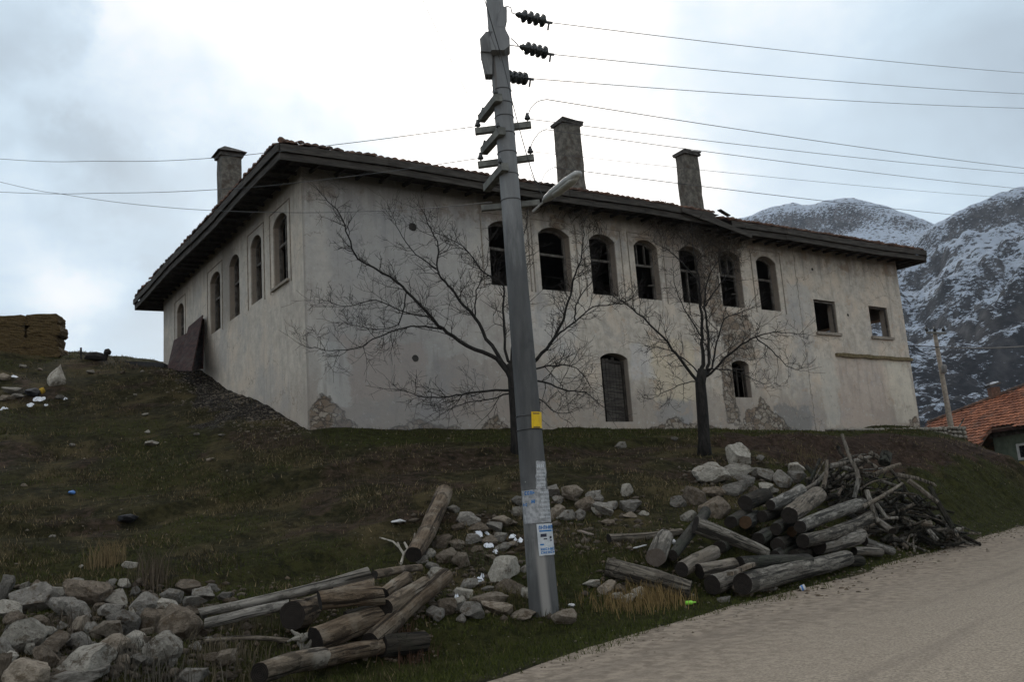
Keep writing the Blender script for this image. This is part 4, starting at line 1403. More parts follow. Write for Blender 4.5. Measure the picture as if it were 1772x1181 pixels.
# collar and top bracket
mb = MB()
mb.prism([at(x, y, PD - 0.22) for x, y in ((859, 46), (863, 22), (867, 12), (877, 10), (877, 28), (873, 46))], (0, 0.14, 0))
mb.prism([at(x, y, PD - 0.24) for x, y in ((847, 64), (858, 46.5), (873, 46.5), (882, 64), (882, 78), (873, 86), (850, 86))], (0, 0.26, 0))
loc_build(mb, 'bracket', MATS['pole_concrete'], pole)
mb = MB()
mb.prism([at(x, y, PD - 0.12) for x, y in ((830, 67), (841, 54), (858, 54), (858, 90), (832, 88))], (0, 0.26, 0))
mb.prism([at(x, y, PD - 0.08) for x, y in ((831, 88.5), (852, 90), (852, 128), (839, 128), (835, 108))], (0, 0.18, 0))
loc_build(mb, 'collar', MATS['concrete'], pole)
# street lamp
a = at(941, 349, PD + 0.05); b = at(1004, 299, PD - 0.75)
k = dpx(a)
mb = MB(); mb.lathe(a, b, [(0, 4 * k), (0.10, 8.5 * k), (0.30, 10.5 * k), (0.7, 11 * k), (0.93, 9 * k), (1.0, 4 * k)], 16)
# flatten the head under its axis
A0 = Vector(a); axd = (Vector(b) - A0).normalized(); upv = Vector((0, 0, 1)); upv = (upv - axd * upv.dot(axd)).normalized()
mb.v = [p - upv * ((p - A0).dot(upv)) * (0.45 if (p - A0).dot(upv) < 0 else 0.15) for p in mb.v]
lamp = loc_build(mb, 'lamp_head', MATS['lamp_shell'], pole, True)
mb = MB(); mb.lathe(A0 + axd * 0.22 - upv * 0.035, Vector(b) - axd * 0.06 - upv * 0.035, [(0, 2 * k), (0.15, 8.5 * k), (0.8, 9 * k), (1, 2 * k)], 14)
mb.v = [p - upv * ((p - A0).dot(upv) + 0.035) * 0.55 for p in mb.v]
z_ = loc_build(mb, 'lens', MATS['lamp_glass'], pole, True); z_.parent = lamp
mb = MB(); mb.tube([at(922, 366, PD + 0.16), at(934, 355, PD + 0.13), at(944, 347, PD + 0.04)], 0.018, 8)
loc_build(mb, 'lamp_arm', MATS['lamp_shell'], pole)


def wire(name, label, pts, rad, cat='wire', group=None, sag=0.0):
    """pts: photo x, y, depth of the places the wire passes"""
    P = [Vector(at(*p)) for p in pts]
    out = []
    if len(P) == 2:
        n = 26
        for i in range(n + 1):
            u = i / n
            q = P[0].lerp(P[1], u); q.z -= sag * 4 * u * (1 - u); out.append(q)
    else:
        n = 14
        for j in range(len(P) - 1):
            p0, p1, p2, p3 = P[max(j - 1, 0)], P[j], P[j + 1], P[min(j + 2, len(P) - 1)]
            for i in range(n + (j == len(P) - 2)):
                u = i / n
                out.append(0.5 * ((2 * p1) + (p2 - p0) * u + (2 * p0 - 5 * p1 + 4 * p2 - p3) * u * u + (3 * p1 - p0 - 3 * p2 + p3) * u ** 3))
    mb = MB(); mb.tube(out, rad * 0.8, 5)
    o = thing_build(mb, name, MATS['wire'], tuple(out[0]))
    return tag(o, label, cat, group)


d0 = PD + 0.25
WG = 'overhead wires of the utility pole'
for (x, y, y2, lab) in ((955, 39, 115, 'top bare wire running right from the uppermost insulator string'),
                        (958, 94, 151, 'second bare wire running right from the middle insulator string'),
                        (922, 136, 176, 'third bare wire running right from the short lower insulator string')):
    s_ = (y2 - y) / (1772 - x)
    wire('power_line', lab, [(x, y, d0), (2060, y2 + s_ * 288 - 5, 34)], 0.0070, 'wire', WG, 0.25)
for (x, y, xa, y2, dd, r_, lab) in ((946, 172, 1772, 282, .3, 0.0075, 'looped wire crossing the sky just above the chimneys'),
                                (916, 206, 1772, 291, .2, 0.0065, 'wire passing behind the top of the taller middle chimney'),
                                (944, 224, 1772, 318, .3, 0.0065, 'wire touching the cap of the chimney near the roof break'),
                                (918, 262, 1772, 335, .2, 0.0045, 'faint thin wire crossing behind the two right chimneys'),
                                (960, 290, 1660, 362, .3, 0.0070, 'lowest wire running right along the roof towards the mountain')):
    s_ = (y2 - y) / (xa - x)
    wire('power_line', lab, [(x, y, PD + dd), (2060, y2 + s_ * (2060 - xa) - 4, 34)], r_, 'wire', WG, 0.2)
wire('power_line', 'short curved jumper wire above the upper right insulator', [(913, 204, PD + .13), (918, 188, PD + .18), (930, 176, PD + .24), (946, 172, PD + .3)], 0.007, 'wire', WG)
wire('power_line', 'short curved jumper wire from the right lower insulator beside the chimney', [(918, 258, PD + .13), (922, 245, PD + .18), (934, 229, PD + .24), (946, 224, PD + .3)], 0.007, 'wire', WG)
wire('power_line', 'drooping jumper wire beneath the lower right insulator', [(918, 300, PD + .1), (932, 320, PD + .1), (945, 298, PD + .2), (961, 289, PD + .3)], 0.005, 'wire', WG)
wire('power_line', 'upper sagging wire running left past the small chimney', [(822, 219, d0), (600, 248, 15.5), (360, 274, 18), (180, 279, 20), (-60, 270, 23), (-600, 215, 32)], 0.0075, 'wire', WG)
wire('power_line', 'middle sagging wire running left under the eaves corner', [(828, 274, d0), (640, 301, 15.2), (420, 325, 17), (200, 334, 20), (-60, 329, 23), (-600, 290, 32)], 0.0075, 'wire', WG)
wire('power_line', 'lowest sagging wire crossing the first arched windows on the left', [(852, 350, PD + .1), (700, 363, 14.5), (500, 368, 17), (300, 360, 19.5), (120, 338, 22), (-60, 300, 24), (-600, 160, 33)], 0.0070, 'wire', WG)
for (xa, ya, xb, lab) in ((826, 268, 697, 'leftmost thin wire rising out of the top of the picture'), (832, 210, 731, 'thicker wire rising to the top from the upper left insulator'),
                          (846, 162, 778, 'faint wire rising to the top between two thicker ones'), (857, 160, 790, 'dark wire rising to the top close beside the pole'), (868, 110, 827, 'wire rising to the top hard against the pole')):
    t0 = (ya - 5) / (ya + 60)
    wire('power_line', lab, [(xa, ya, PD), (xb + (xb - xa) * 60 / (ya - 5) * 0.9, -60, PD - 4.0 * (ya + 60) / 330)], 0.0045 if 'th' in lab[:9] else 0.0035, 'wire', WG, 0.03)
wire('service_cable', 'dark cable running down across the face of the pole to the lamp', [(833, -20, PD - 1.2), (868, 100, PD - .3), (890, 190, PD - .25), (912, 270, PD - .2), (926, 312, PD - .05), (943, 346, PD)], 0.008, 'cable')

# ================================================================== RIGHT SIDE: dry wall, small pole, neighbour house
# dry-stone wall behind the bank
m_, t_, b_ = new_mat('dry_stone', 0.93, 0.2)
v_ = t_.obj()
vv = t_.voro(t_.vm('MULTIPLY', v_, (1, 1, 1.3)), 3.4); ve = t_.voro(t_.vm('MULTIPLY', v_, (1, 1, 1.3)), 3.4, 'DISTANCE_TO_EDGE').outputs['Distance']
mo = t_.ramp(ve, 0.02, 0.11)
c_ = t_.mix(t_.sep(vv.outputs['Color'])[0], (0.15, 0.14, 0.125), (0.34, 0.33, 0.31))
t_.put(b_.inputs['Base Color'], t_.mix(mo, (0.04, 0.036, 0.03), c_))
t_.put(b_.inputs['Normal'], t_.bump(mo, 0.9, 0.06))
mb = MB()
wp = [(1425, 747, 742, 34.8), (1490, 748, 742, 35.2), (1540, 749, 742, 35.6), (1590, 752, 741, 36.0), (1630, 756, 739, 36.3), (1672, 762, 739, 36.6)]
for (x0, yb0, yt0, dd0), (x1, yb1, yt1, dd1) in zip(wp[:-1], wp[1:]):
    n = 5
    for i in range(n):
        u = (i + .5) / n
        a = at(x0 + (x1 - x0) * u, yb0 + (yb1 - yb0) * u, dd0 + (dd1 - dd0) * u); h = (yb0 - yt0 + ((yb1 - yt1) - (yb0 - yt0)) * u) * dpx(a)
        L = np.linalg.norm(at(x1, yb1, dd1) - at(x0, yb0, dd0)) / n
        rows = max(1, int(h / 0.13))
        for r in range(rows):
            q = bmesh.new(); bmesh.ops.create_icosphere(q, subdivisions=2, radius=0.5)
            b = len(mb.v); sx = L * random.uniform(.85, 1.15); sz = h / rows * random.uniform(1.0, 1.3)
            for w in q.verts:
                p = w.co; p = Vector((math.copysign(abs(p.x * 2) ** .7 / 2, p.x), p.y, math.copysign(abs(p.z * 2) ** .7 / 2, p.z)))
                mb.v.append(Vector(a) + Vector((p.x * sx + random.uniform(-.012, .012), p.y * .45, (r + .5) * h / rows + p.z * sz)))
            mb.f += [tuple(b + z.index for z in f.verts) for f in q.faces]; q.free()
a = at(1425, 749, 35.0); b = at(1672, 764, 36.8)
mb.beam(a + np.array([0, .25, -.25]), b + np.array([0, .25, -.25]), .4, .5)
o = thing_build(mb, 'stone_wall', MATS['rock_pale']); tag(o, 'low dry stone wall of pale rubble at the top of the bare bank', 'wall')

# thin far pole
fp = at(1648, 752, 40.0)
sp = empty('utility_pole', fp); tag(sp, 'thin distant concrete pole with one crossarm against the snowy mountain', 'utility pole')
mb = MB(); tp_ = at(1617, 574, 40.0); mb.tube([fp - np.array([0, 0, 1.0]), fp, tp_], [5.2 * dpx(fp), 5 * dpx(fp), 3.3 * dpx(fp)], 10)
loc_build(mb, 'shaft', MATS['sill_stone'], sp, True)
mb = MB(); mb.beam(at(1603, 576, 39.9), at(1637, 577, 39.9), 3.5 * dpx(fp), 3.5 * dpx(fp)); loc_build(mb, 'crossarm', MATS['arm_concrete'], sp)
for x in (1604, 1618, 1633):
    a = at(x, 574, 39.9); k = dpx(a); mb = MB(); mb.lathe(a, a + np.array([0, 0, 8 * k]), [(0, 1.5 * k), (.2, 3 * k), (.6, 2.6 * k), (1, 1.4 * k)], 8); loc_build(mb, 'pin_insulator', MATS['insulator'], sp, True)
mb = MB(); a = at(1634, 638, 39.7); k = dpx(a); mb.lathe(a + CU * 7 * k, a - CU * 9 * k, [(0, 2 * k), (.15, 4.5 * k), (.85, 4.5 * k), (1, 2 * k)], 10); loc_build(mb, 'meter_box', MATS['concrete'], sp, True)
wire('service_cable', 'thick black cable from the distant pole across the snowy mountain', [(1480, 590, 42), (1560, 597, 41), (1625, 601, 39.8), (1700, 603, 37), (1790, 599, 34), (1900, 588, 31)], 0.028, 'cable')

# neighbour house with tiled roof
HB = at(1735, 800, 40.0); HB[2] = 1.0
nh = empty('tiled_house', HB); tag(nh, 'small green walled house with an orange tiled roof at the edge of the picture', 'house')
e0 = at(1772, 737, 38.0)
# eave runs level from e0 away to the left
best = None
for aa in np.linspace(-1.2, 1.2, 481):
    dv = np.array([-math.cos(aa), math.sin(aa), 0])
    q = proj(e0 + dv * 2.0)
    s_ = (q[1] - 737) / (q[0] - 1772)
    if best is None or abs(s_ + 0.17) < best[0]:
        best = (abs(s_ + 0.17), dv)
EV = best[1]
UPD = np.array([EV[1], -EV[0], 0]); UPD = UPD if UPD[1] > 0 else -UPD
TA = math.radians(27)
nrm = UPD * -math.sin(TA) + np.array([0, 0, math.cos(TA)])


def on_roof(x, y):
    return on_plane(x, y, e0, nrm)


rpx = [(1594, 752), (1607, 735), (1660, 713), (1720, 689), (1772, 668), (1850, 640), (2000, 640), (2000, 720), (1772, 737), (1716, 744), (1708, 750), (1694, 772), (1650, 782)]
RP = [on_roof(*p) for p in rpx]
mb = MB()
# rows of tiles as stepped courses laid on the roof plane
uv = np.array([[np.dot(p - e0, EV), np.dot(p - e0, np.cross(nrm, EV))] for p in RP])
VD = np.cross(nrm, EV); 
if VD[2] < 0: VD = -VD; uv[:, 1] *= -1
u0, u1, v0, v1 = uv[:, 0].min(), uv[:, 0].max(), uv[:, 1].min(), uv[:, 1].max()


def inside(u, v):
    c = False
    n = len(uv)
    for i in range(n):
        a, b = uv[i], uv[(i + 1) % n]
        if (a[1] > v) != (b[1] > v) and u < (b[0] - a[0]) * (v - a[1]) / (b[1] - a[1]) + a[0]:
            c = not c
    return c


mb.prism(RP, -nrm * 0.10)
loc_roof = loc_build(mb, 'roof', MATS['old_tile'], nh)
m_, t_, b_ = new_mat('red_tile', 0.85, 0.25)
v_ = t_.obj()
oi = t_.node('ShaderNodeAttribute', attribute_name='cover')
c_ = t_.mix(t_.sep(oi.outputs['Vector'])[0], (0.15, 0.05, 0.026), (0.34, 0.125, 0.062))
c_ = t_.mix(t_.ramp(t_.noise(v_, 1.2, 5, .65), 0.5, 0.7, 0.0, 0.7), c_, (0.10, 0.06, 0.045))
t_.put(b_.inputs['Base Color'], c_); t_.put(b_.inputs['Normal'], t_.bump(t_.noise(v_, 25, 4), .4, .01))
tv, tf, tc = [], [], []
rowh, colw = 0.30, 0.235
v = v0
r = 0
while v < v1:
    u = u0
    while u < u1:
        if inside(u + colw / 2, v + rowh / 2):
            k = len(tv); j = random.uniform(-.012, .012); z0_ = random.uniform(.045, .065)
            for vv_, zz, rad in ((v + j - .02, z0_, 1.0), (v + j + rowh * 1.12, .012, .9)):
                for i in range(5):
                    a = math.pi * i / 4
                    tv.append(e0 + EV * (u + colw / 2 - math.cos(a) * colw * .5 * rad) + VD * vv_ + nrm * (zz + math.sin(a) * .05))
            for i in range(4):
                tf.append((k + i, k + i + 1, k + 5 + i + 1, k + 5 + i))
            c0 = random.random(); tc += [(c0, c0, c0, 1)] * 10
        u += colw
    v += rowh; r += 1
tv = np.array(tv) - HB
o = fast_mesh('tile_courses', tv, np.array(tf), MATS['red_tile'], np.array(tc)); o.parent = loc_roof
mb = MB()
for i in range(36):
    p = RP[1] + (RP[5] - RP[1]) * (i / 36); q = RP[1] + (RP[5] - RP[1]) * ((i + 1.15) / 36)
    mb.tube([p + nrm * .07, q + nrm * .05], [.12, .10], 7)
loc_build(mb, 'ridge_tile_row', MATS['old_tile'], nh).parent = loc_roof
# back slope so the roof is a solid hip
back = -UPD
mb = MB(); bk = [p + UPD * 5.0 - np.array([0, 0, 2.4]) for p in (RP[1], RP[5], RP[6])]
mb.poly([RP[1] - nrm * .05, RP[5] - nrm * .05, bk[1], bk[0]]); mb.poly([RP[5] - nrm * .05, RP[6] - nrm * .05, bk[2], bk[1]])
loc_build(mb, 'back_slope', MATS['old_tile'], nh).parent = loc_roof
# walls under the eave
W0 = e0 + UPD * 0.55 + np.array([0, 0, -0.02])


def wpt(x, y):
    return on_plane(x, y, W0, UPD)


cA = wpt(1716, 748); cB = W0 - EV * 6.0
topz = e0[2] + 0.12
mb = MB(); mb.prism([(cA[0], cA[1], 0.2), (cB[0], cB[1], 0.2), (cB[0], cB[1], topz), (cA[0], cA[1], topz)], UPD * 4.0)
nw = loc_build(mb, 'wall', MATS['green_plaster'], nh)
mb = MB(); mb.beam(wpt(1714, 752) - UPD * .04, wpt(1800, 738) - UPD * .04, .08, .35); loc_build(mb, 'eave_board', MATS['old_wood'], nh).parent = loc_roof
mb = MB(); mb.beam(e0 + EV * 1.55 - nrm * .02 - UPD * .02 + np.array([0, 0, -.03]), e0 - EV * 5 - UPD * .02 + np.array([0, 0, -.03]), .06, .12); loc_build(mb, 'fascia', MATS['rust_sheet'], nh).parent = loc_roof
# window with white frame
p0 = wpt(1759.5, 769); p1 = wpt(1764, 797)
zt, zb = p0[2], p1[2]
wc = p0 - EV * 0.55
hw, hh_ = 0.55, (zt - zb) / 2; zc = (zt + zb) / 2
mb = MB()
def wbox(du0, du1, z0, z1, th=.06):
    a = p0 - EV * du0; b = p0 - EV * du1
    mb.prism([(a[0], a[1], z0), (b[0], b[1], z0), (b[0], b[1], z1), (a[0], a[1], z1)], -UPD * th)
wbox(0, .09, zb, zt); wbox(1.1, 1.19, zb, zt); wbox(.09, 1.1, zt - .09, zt); wbox(.09, 1.1, zb, zb + .09); wbox(.56, .62, zb + .09, zt - .09)
wf = loc_build(mb, 'window', MATS['white_frame'], nh)
mb = MB(); wbox(.09, 1.1, zb + .09, zt - .09, .012); loc_build(mb, 'pane', MATS['pane'], nh).parent = wf
mb = MB(); wbox(-.02, 1.6, 0.3, zb - .05, .02); loc_build(mb, 'ochre_panel', MATS['ochre_plaster'], nh)
# chimney with snow-capped slab
a = at(1721, 684, 43.0); k = dpx(a)
mb = MB(); mb.box(a, (15 * k, 15 * k, 26 * k)); ch = loc_build(mb, 'chimney', MATS['chimney_brick'], nh); ch.parent = loc_roof
mb = MB(); mb.box(a + np.array([.0, 0, 17.5 * k]), (20 * k, 20 * k, 3 * k), Matrix.Rotation(-.2, 4, 'Y')); loc_build(mb, 'cap', MATS['slab'], nh).parent = loc_roof
mb = MB(); mb.box(a + np.array([-1.5 * k, 0, 20.4 * k]), (15 * k, 17 * k, 2.4 * k), Matrix.Rotation(-.2, 4, 'Y'), jit=.02); tag(thing_build(mb, 'snow_patch', MATS['snow']), 'white snow lying on the chimney cap of the tiled house', 'snow')
# loose stick leaning against the wall
mb = MB(); mb.tube([at(1658, 742, 36.1), at(1668, 725, 36.0)], .03, 6); tag(thing_build(mb, 'stick', MATS['log_grey']), 'pale stick poking up at the end of the dry stone wall', 'stick')

# ================================================================== LEFT CREST: bales, sheets, scrap
hb = gp(50, 616)
HBD = float(hb[1]) + 0.3
# front face runs along this direction; its right end is seen at photo column 97
e_r = at(99, 617, HBD); hdir = np.array([-math.cos(math.radians(6)), -math.sin(math.radians(6)), 0])
hdep = np.array([-hdir[1], hdir[0], 0]); hdep = hdep if hdep[1] > 0 else -hdep
bh = (617 - 538) * dpx(e_r) / 4
names_l = ['bottom', 'second', 'third', 'top']
proto = None
rot_h = math.atan2(hdir[1], hdir[0])


def bale_mesh(seed):
    rs = random.Random(seed)
    q = bmesh.new(); bmesh.ops.create_cube(q, size=1); bmesh.ops.subdivide_edges(q, edges=q.edges[:], cuts=7, use_grid_fill=True)
    for w in q.verts:
        p = w.co
        k = 1 - 0.10 * (abs(p.x * 2) ** 6 * abs(p.z * 2) ** 4)
        w.co = Vector((p.x * 1.12 * k, p.y * 0.85, p.z * bh * 1.01 * (1 - .06 * abs(p.x * 2) ** 5))) + Vector((rs.uniform(-.022, .022), rs.uniform(-.03, .03), rs.uniform(-.016, .016)))
    me = bpy.data.meshes.new('hay_bale'); q.to_mesh(me); q.free(); me.materials.append(MATS['hay'])
    return me


bms = [bale_mesh(i) for i in range(4)]
side = ['at the open right end of the stack', 'in the middle of the stack', 'cut by the left edge of the picture']
for L in range(4):
    for k in range(3):
        o = link(bpy.data.objects.new('hay_bale', bms[(L + k * 3) % 4]))
        off = 0.56 + k * 1.13 + random.uniform(-.02, .02) - (0.10 if L == 0 else random.uniform(-.03, .06))
        c = e_r + hdir * off + hdep * 0.42 + np.array([0, 0, bh * (L + .5) - 0.05])
        o.location = c; o.rotation_euler = (0, 0, rot_h + random.uniform(-.02, .02))
        tag(o, f'brown hay bale in the {names_l[L]} layer, {side[k]}', 'hay bale', 'stacked hay bales')

# rusty sheets leaning on the gable wall
def wall_pt(x, y, off):
    return on_plane(x, y, P0 - UX * off, UX)


def sheet(name, label, px, offs, th=0.03, ribs=0):
    P = [Vector(wall_pt(x, y, o)) for (x, y), o in zip(px, offs)]
    nn = (P[1] - P[0]).cross(P[3] - P[0]).normalized()
    mb = MB(); mb.prism(P, nn * th)
    for i in range(ribs):
        u = (i + .5) / ribs
        mb.beam(P[0].lerp(P[1], u) - nn * .012, P[3].lerp(P[2], u) - nn * .012, .05, .03, tuple(nn))
    return tag(thing_build(mb, name, MATS['rust_sheet']), label, 'metal sheet', 'rusty sheets leaning on the gable wall')


sheet('metal_sheet', 'narrow dark red rusty sheet leaning nearest the far corner of the gable', [(291, 637), (310, 643), (325, 577), (302, 590)], [0.75, 0.75, 0.2, 0.2], .03, 3)
sheet('metal_sheet', 'tall brown rusty sheet leaning beside the fourth gable window', [(309, 643), (333, 643), (352, 546), (327, 567)], [0.95, 0.95, 0.12, 0.2], .03, 0)
sheet('metal_sheet', 'dark sheet added for the shaded gap behind the tall brown one', [(334, 641), (352, 639), (354, 552), (349, 552)], [0.35, 0.3, 0.06, 0.08], .03, 0)  # shade of the gap between sheet and wall, built as a sheet

# dark implement on the crest
q0 = gp(165, 629)
d_ = float(q0[1]) + 0.4
fi = empty('farm_implement', at(165, 630, d_)); tag(fi, 'black farm implement silhouetted on the crest with a post and a round end', 'implement')
k = dpx(at(165, 630, d_))
mb = MB(); mb.tube([at(x, y, d_) for x, y in ((147, 622), (153, 617), (165, 617), (176, 619), (184, 621))], [3 * k, 7 * k, 8 * k, 7 * k, 4 * k], 10, True, .15); loc_build(mb, 'body', MATS['implement'], fi)
mb = MB(); mb.tube([at(181, 624, d_), at(183, 615, d_), at(186, 609, d_)], [4 * k, 4 * k, 5.0 * k], 10); mb.tube([at(186, 614, d_), at(186, 610, d_), at(185, 605, d_)], [5 * k, 6.5 * k, 4 * k], 10); loc_build(mb, 'round_end', MATS['implement'], fi)
mb = MB(); mb.beam(at(141, 630, d_), at(140, 602, d_), 2.6 * k, 2.6 * k); loc_build(mb, 'post', MATS['implement'], fi)
mb = MB(); mb.beam(at(141, 610, d_), at(150, 616, d_), 2.4 * k, 2.4 * k); loc_build(mb, 'arm', MATS['implement'], fi)
mb = MB(); mb.prism([at(x, y, d_ + 1.2) for x, y in ((188, 634), (188, 625.5), (230, 626), (262, 627), (284, 629), (284, 636))], (0, .4, 0)); tag(thing_build(mb, 'low_wall', MATS['far_wall']), 'low dark wall along the crest between the implement and the gable', 'wall')


# ================================================================== STONES
ORD = ['first', 'second', 'third', 'fourth', 'fifth', 'sixth', 'seventh', 'eighth', 'ninth', 'tenth', 'eleventh', 'twelfth', 'thirteenth', 'fourteenth', 'fifteenth', 'sixteenth', 'seventeenth', 'eighteenth', 'nineteenth', 'twentieth']


def rock_template(seed, cuts, dmin, dmax, rough_=0.02):
    rs = np.random.default_rng(seed)
    q = bmesh.new(); bmesh.ops.create_icosphere(q, subdivisions=4, radius=1.0)
    v = np.array([w.co[:] for w in q.verts])
    for _ in range(cuts):
        n = rs.normal(size=3); n /= np.linalg.norm(n)
        d = rs.uniform(dmin, dmax)
        x = v @ n - d
        v = np.where(x[:, None] > 0, v - np.outer(x, n) * 0.97, v)
    a = rs.uniform(0, 50, 3)
    nz = fbm(v[:, 0] * 2.2 + a[0] + v[:, 2] * 1.7, v[:, 1] * 2.2 + a[1] - v[:, 2] * 1.3, 4, seed)
    v = v * (1 + nz * 0.075)[:, None] + rs.normal(size=v.shape) * rough_ * 0.25
    v -= (v.max(0) + v.min(0)) / 2
    v /= (v.max(0) - v.min(0)) / 2
    for w, p in zip(q.verts, v):
        w.co = p
    me = bpy.data.meshes.new('stone'); q.to_mesh(me); q.free()
    me.polygons.foreach_set('use_smooth', [True] * len(me.polygons))
    try:
        me.set_sharp_from_angle(angle=math.radians(17))
    except Exception:
        pass
    me.materials.append(MATS['rock_grey'])
    return me


RT_ANG = [rock_template(100 + i, 15, 0.38, 0.74) for i in range(9)]
RT_RND = [rock_template(200 + i, 13, 0.60, 0.88, 0.03) for i in range(6)]
TONE = {'g': ('rock_grey', 'grey'), 'p': ('rock_pale', 'pale'), 't': ('rock_tan', 'tan'), 'b': ('rock_brown', 'dark brown')}
rrnd = random.Random(5)


def rock(x, y, w, h, tone='g', shape='a', lift=0.25, d=None):
    if x < 420 and y > 1000:
        w *= 1.0; h *= 1.05; lift += 0.16
    """stone whose middle is seen at photo pixel x,y with size w,h pixels"""
    w *= 1.03; h *= 1.03
    g = gp(x, y)
    hm = metres(h, g[1]); wm = metres(w, g[1])
    c = gp(x, y, hm * lift) if d is None else at(x, y, d)
    me = rrnd.choice(RT_RND if shape == 'r' else RT_ANG)
    o = link(bpy.data.objects.new('stone', me))
    o.location = c
    o.scale = (wm / 2 * 1.04, wm / 2 * rrnd.uniform(0.75, 1.1), hm / 2 * 1.06)
    o.rotation_euler = (rrnd.uniform(-.25, .25), rrnd.uniform(-.3, .3) * (0.4 if w > 1.8 * h else 1), rrnd.choice([0, math.pi]) + rrnd.uniform(-.5, .5))
    o.material_slots[0].link = 'OBJECT'
    o.material_slots[0].material = MATS[TONE[tone][0]]
    return o


def heap(lst, where, group, rows, cuts):
    """rows: names of the bands from back to front, cuts: photo rows between them"""
    bands = [[] for _ in rows]
    for r in lst:
        o = rock(*r)
        b = sum(1 for c in cuts if r[1] > c)
        bands[b].append((r, o))
    for name, band in zip(rows, bands):
        band.sort(key=lambda q: q[0][0])
        for i, (r, o) in enumerate(band):
            tone = TONE[r[4] if len(r) > 4 else 'g'][1]
            sh = 'rounded' if (len(r) > 5 and r[5] == 'r') else 'angular'
            if r[2] > 1.7 * r[3]: sh = 'flat'
            elif r[3] > 1.15 * r[2]: sh = 'upright'
            size = 'large' if r[2] * r[3] > 1500 else ('small' if r[2] * r[3] < 350 else 'mid-sized')
            tag(o, f'{size} {tone} {sh} stone, {ORD[i] if i < 20 else "number %d" % (i + 1)} from left, {name} {where}', 'stone', group)


def cv(lst, sc, ox, oy):
    return [(x / sc + ox, y / sc + oy, w / sc, h / sc, *r) for (x, y, w, h, *r) in lst]


left = cv([(35, 165, 90, 170), (60, 320, 175, 130, 'p'), (240, 245, 270, 185, 'g'), (250, 145, 110, 75, 't'), (390, 195, 165, 90, 'p'), (600, 200, 265, 165, 'b', 'r'), (540, 118, 95, 60, 'p'), (805, 225, 190, 115, 'p'),
           (570, 312, 185, 115, 'g'), (770, 312, 150, 85, 'g'), (1010, 262, 170, 125, 'g', 'r'), (1190, 212, 150, 95, 'g'), (1320, 155, 175, 105, 'b'), (1415, 205, 130, 90, 'g'), (1360, 250, 150, 75, 'g'), (1190, 285, 205, 95, 'p'),
           (1255, 400, 275, 205, 'b', 'r'), (850, 400, 225, 165, 'g'), (550, 420, 145, 120, 't'), (735, 455, 195, 115, 't'), (1050, 395, 160, 160, 'b'), (330, 460, 125, 75, 'p'), (125, 500, 270, 190, 'p'),
           (395, 555, 185, 165, 'b'), (540, 530, 155, 125, 'g'), (40, 580, 125, 140, 'g'), (760, 570, 255, 135, 't', 'r'), (980, 520, 165, 95, 'p'), (1140, 575, 230, 195, 'p', 'r'), (585, 680, 370, 185, 'p'),
           (200, 750, 290, 185, 't', 'r'), (545, 775, 365, 100, 'g', 'r'), (30, 715, 85, 175, 'b'), (300, 650, 160, 170, 'b'), (1340, 775, 195, 115, 'g'), (1560, 640, 155, 90, 't'), (680, 665, 75, 55, 't'), (640, 440, 90, 85, 'g'),
           (905, 590, 95, 70, 'b'), (100, 375, 130, 85, 'b'), (270, 390, 130, 80, 'b', 'r'), (440, 290, 160, 120, 'g', 'r'), (1490, 155, 95, 55, 'g'), (780, 122, 80, 60, 'g'), (865, 128, 80, 70, 'p'), (905, 500, 90, 50, 'b'),
           (1420, 460, 130, 80, 'b'), (960, 660, 120, 80, 'g'), (440, 420, 90, 60, 'g'), (170, 150, 70, 60, 'p'), (690, 300, 90, 70, 'b'), (930, 320, 80, 60, 'p')], 4.027, 0, 980)
ex = random.Random(77)
left += [(ex.uniform(4, 400), ex.uniform(1016, 1172), ex.uniform(13, 24), ex.uniform(11, 18), ex.choice('ggptb'), 'a', .5) for _ in range(46)]
left += [(ex.uniform(-260, -20), ex.uniform(1020, 1170), ex.uniform(25, 60), ex.uniform(20, 42), ex.choice('ggptb'), 'a', .35) for _ in range(26)]
heap(left, 'of left heap', 'stones of the left heap', ['back row', 'middle row', 'front row'], [1052, 1112])
mid = cv([(265, 265, 100, 65, 'p'), (390, 325, 165, 100, 'g'), (305, 395, 95, 55, 'b'), (450, 395, 140, 65, 'b'), (620, 355, 155, 85, 't'), (580, 402, 125, 85, 'g'), (745, 205, 90, 80, 'g'), (745, 285, 100, 90, 'p'), (705, 360, 70, 45, 't'),
          (415, 485, 115, 85, 'g'), (530, 485, 115, 65, 't'), (612, 468, 100, 80, 'g'), (640, 545, 115, 65, 'g'), (195, 505, 170, 95, 'b'), (290, 520, 115, 85, 't'), (95, 590, 95, 70, 'p', 'r'), (40, 640, 105, 85, 'g'), (225, 610, 150, 115, 't', 'r'),
          (320, 640, 125, 130, 't'), (120, 685, 95, 65, 'g'), (650, 710, 225, 195, 'p'), (690, 830, 200, 110, 'b'), (800, 700, 65, 65, 'g'), (805, 880, 70, 95, 'p'), (522, 845, 95, 45, 'g'), (385, 810, 125, 85, 'g', 'r'), (340, 880, 135, 75, 'p'),
          (155, 735, 135, 95, 'p'), (530, 940, 265, 115, 't', 'r'), (590, 990, 215, 105, 't'), (410, 1012, 165, 135, 'g'), (325, 1062, 95, 65, 'g'), (300, 960, 125, 95, 'p'), (225, 990, 135, 135, 'b', 'r'), (140, 1032, 125, 105, 'g'),
          (785, 1035, 175, 80, 't', 'r'), (1085, 1052, 185, 115, 't', 'r'), (450, 560, 90, 60, 'b'), (540, 620, 100, 60, 'b'), (700, 520, 80, 50, 't')], 4.219, 720, 820)
heap(mid, 'around the pole foot', 'stones around the pole foot', ['upper row', 'middle row', 'lowest row'], [945, 1010])
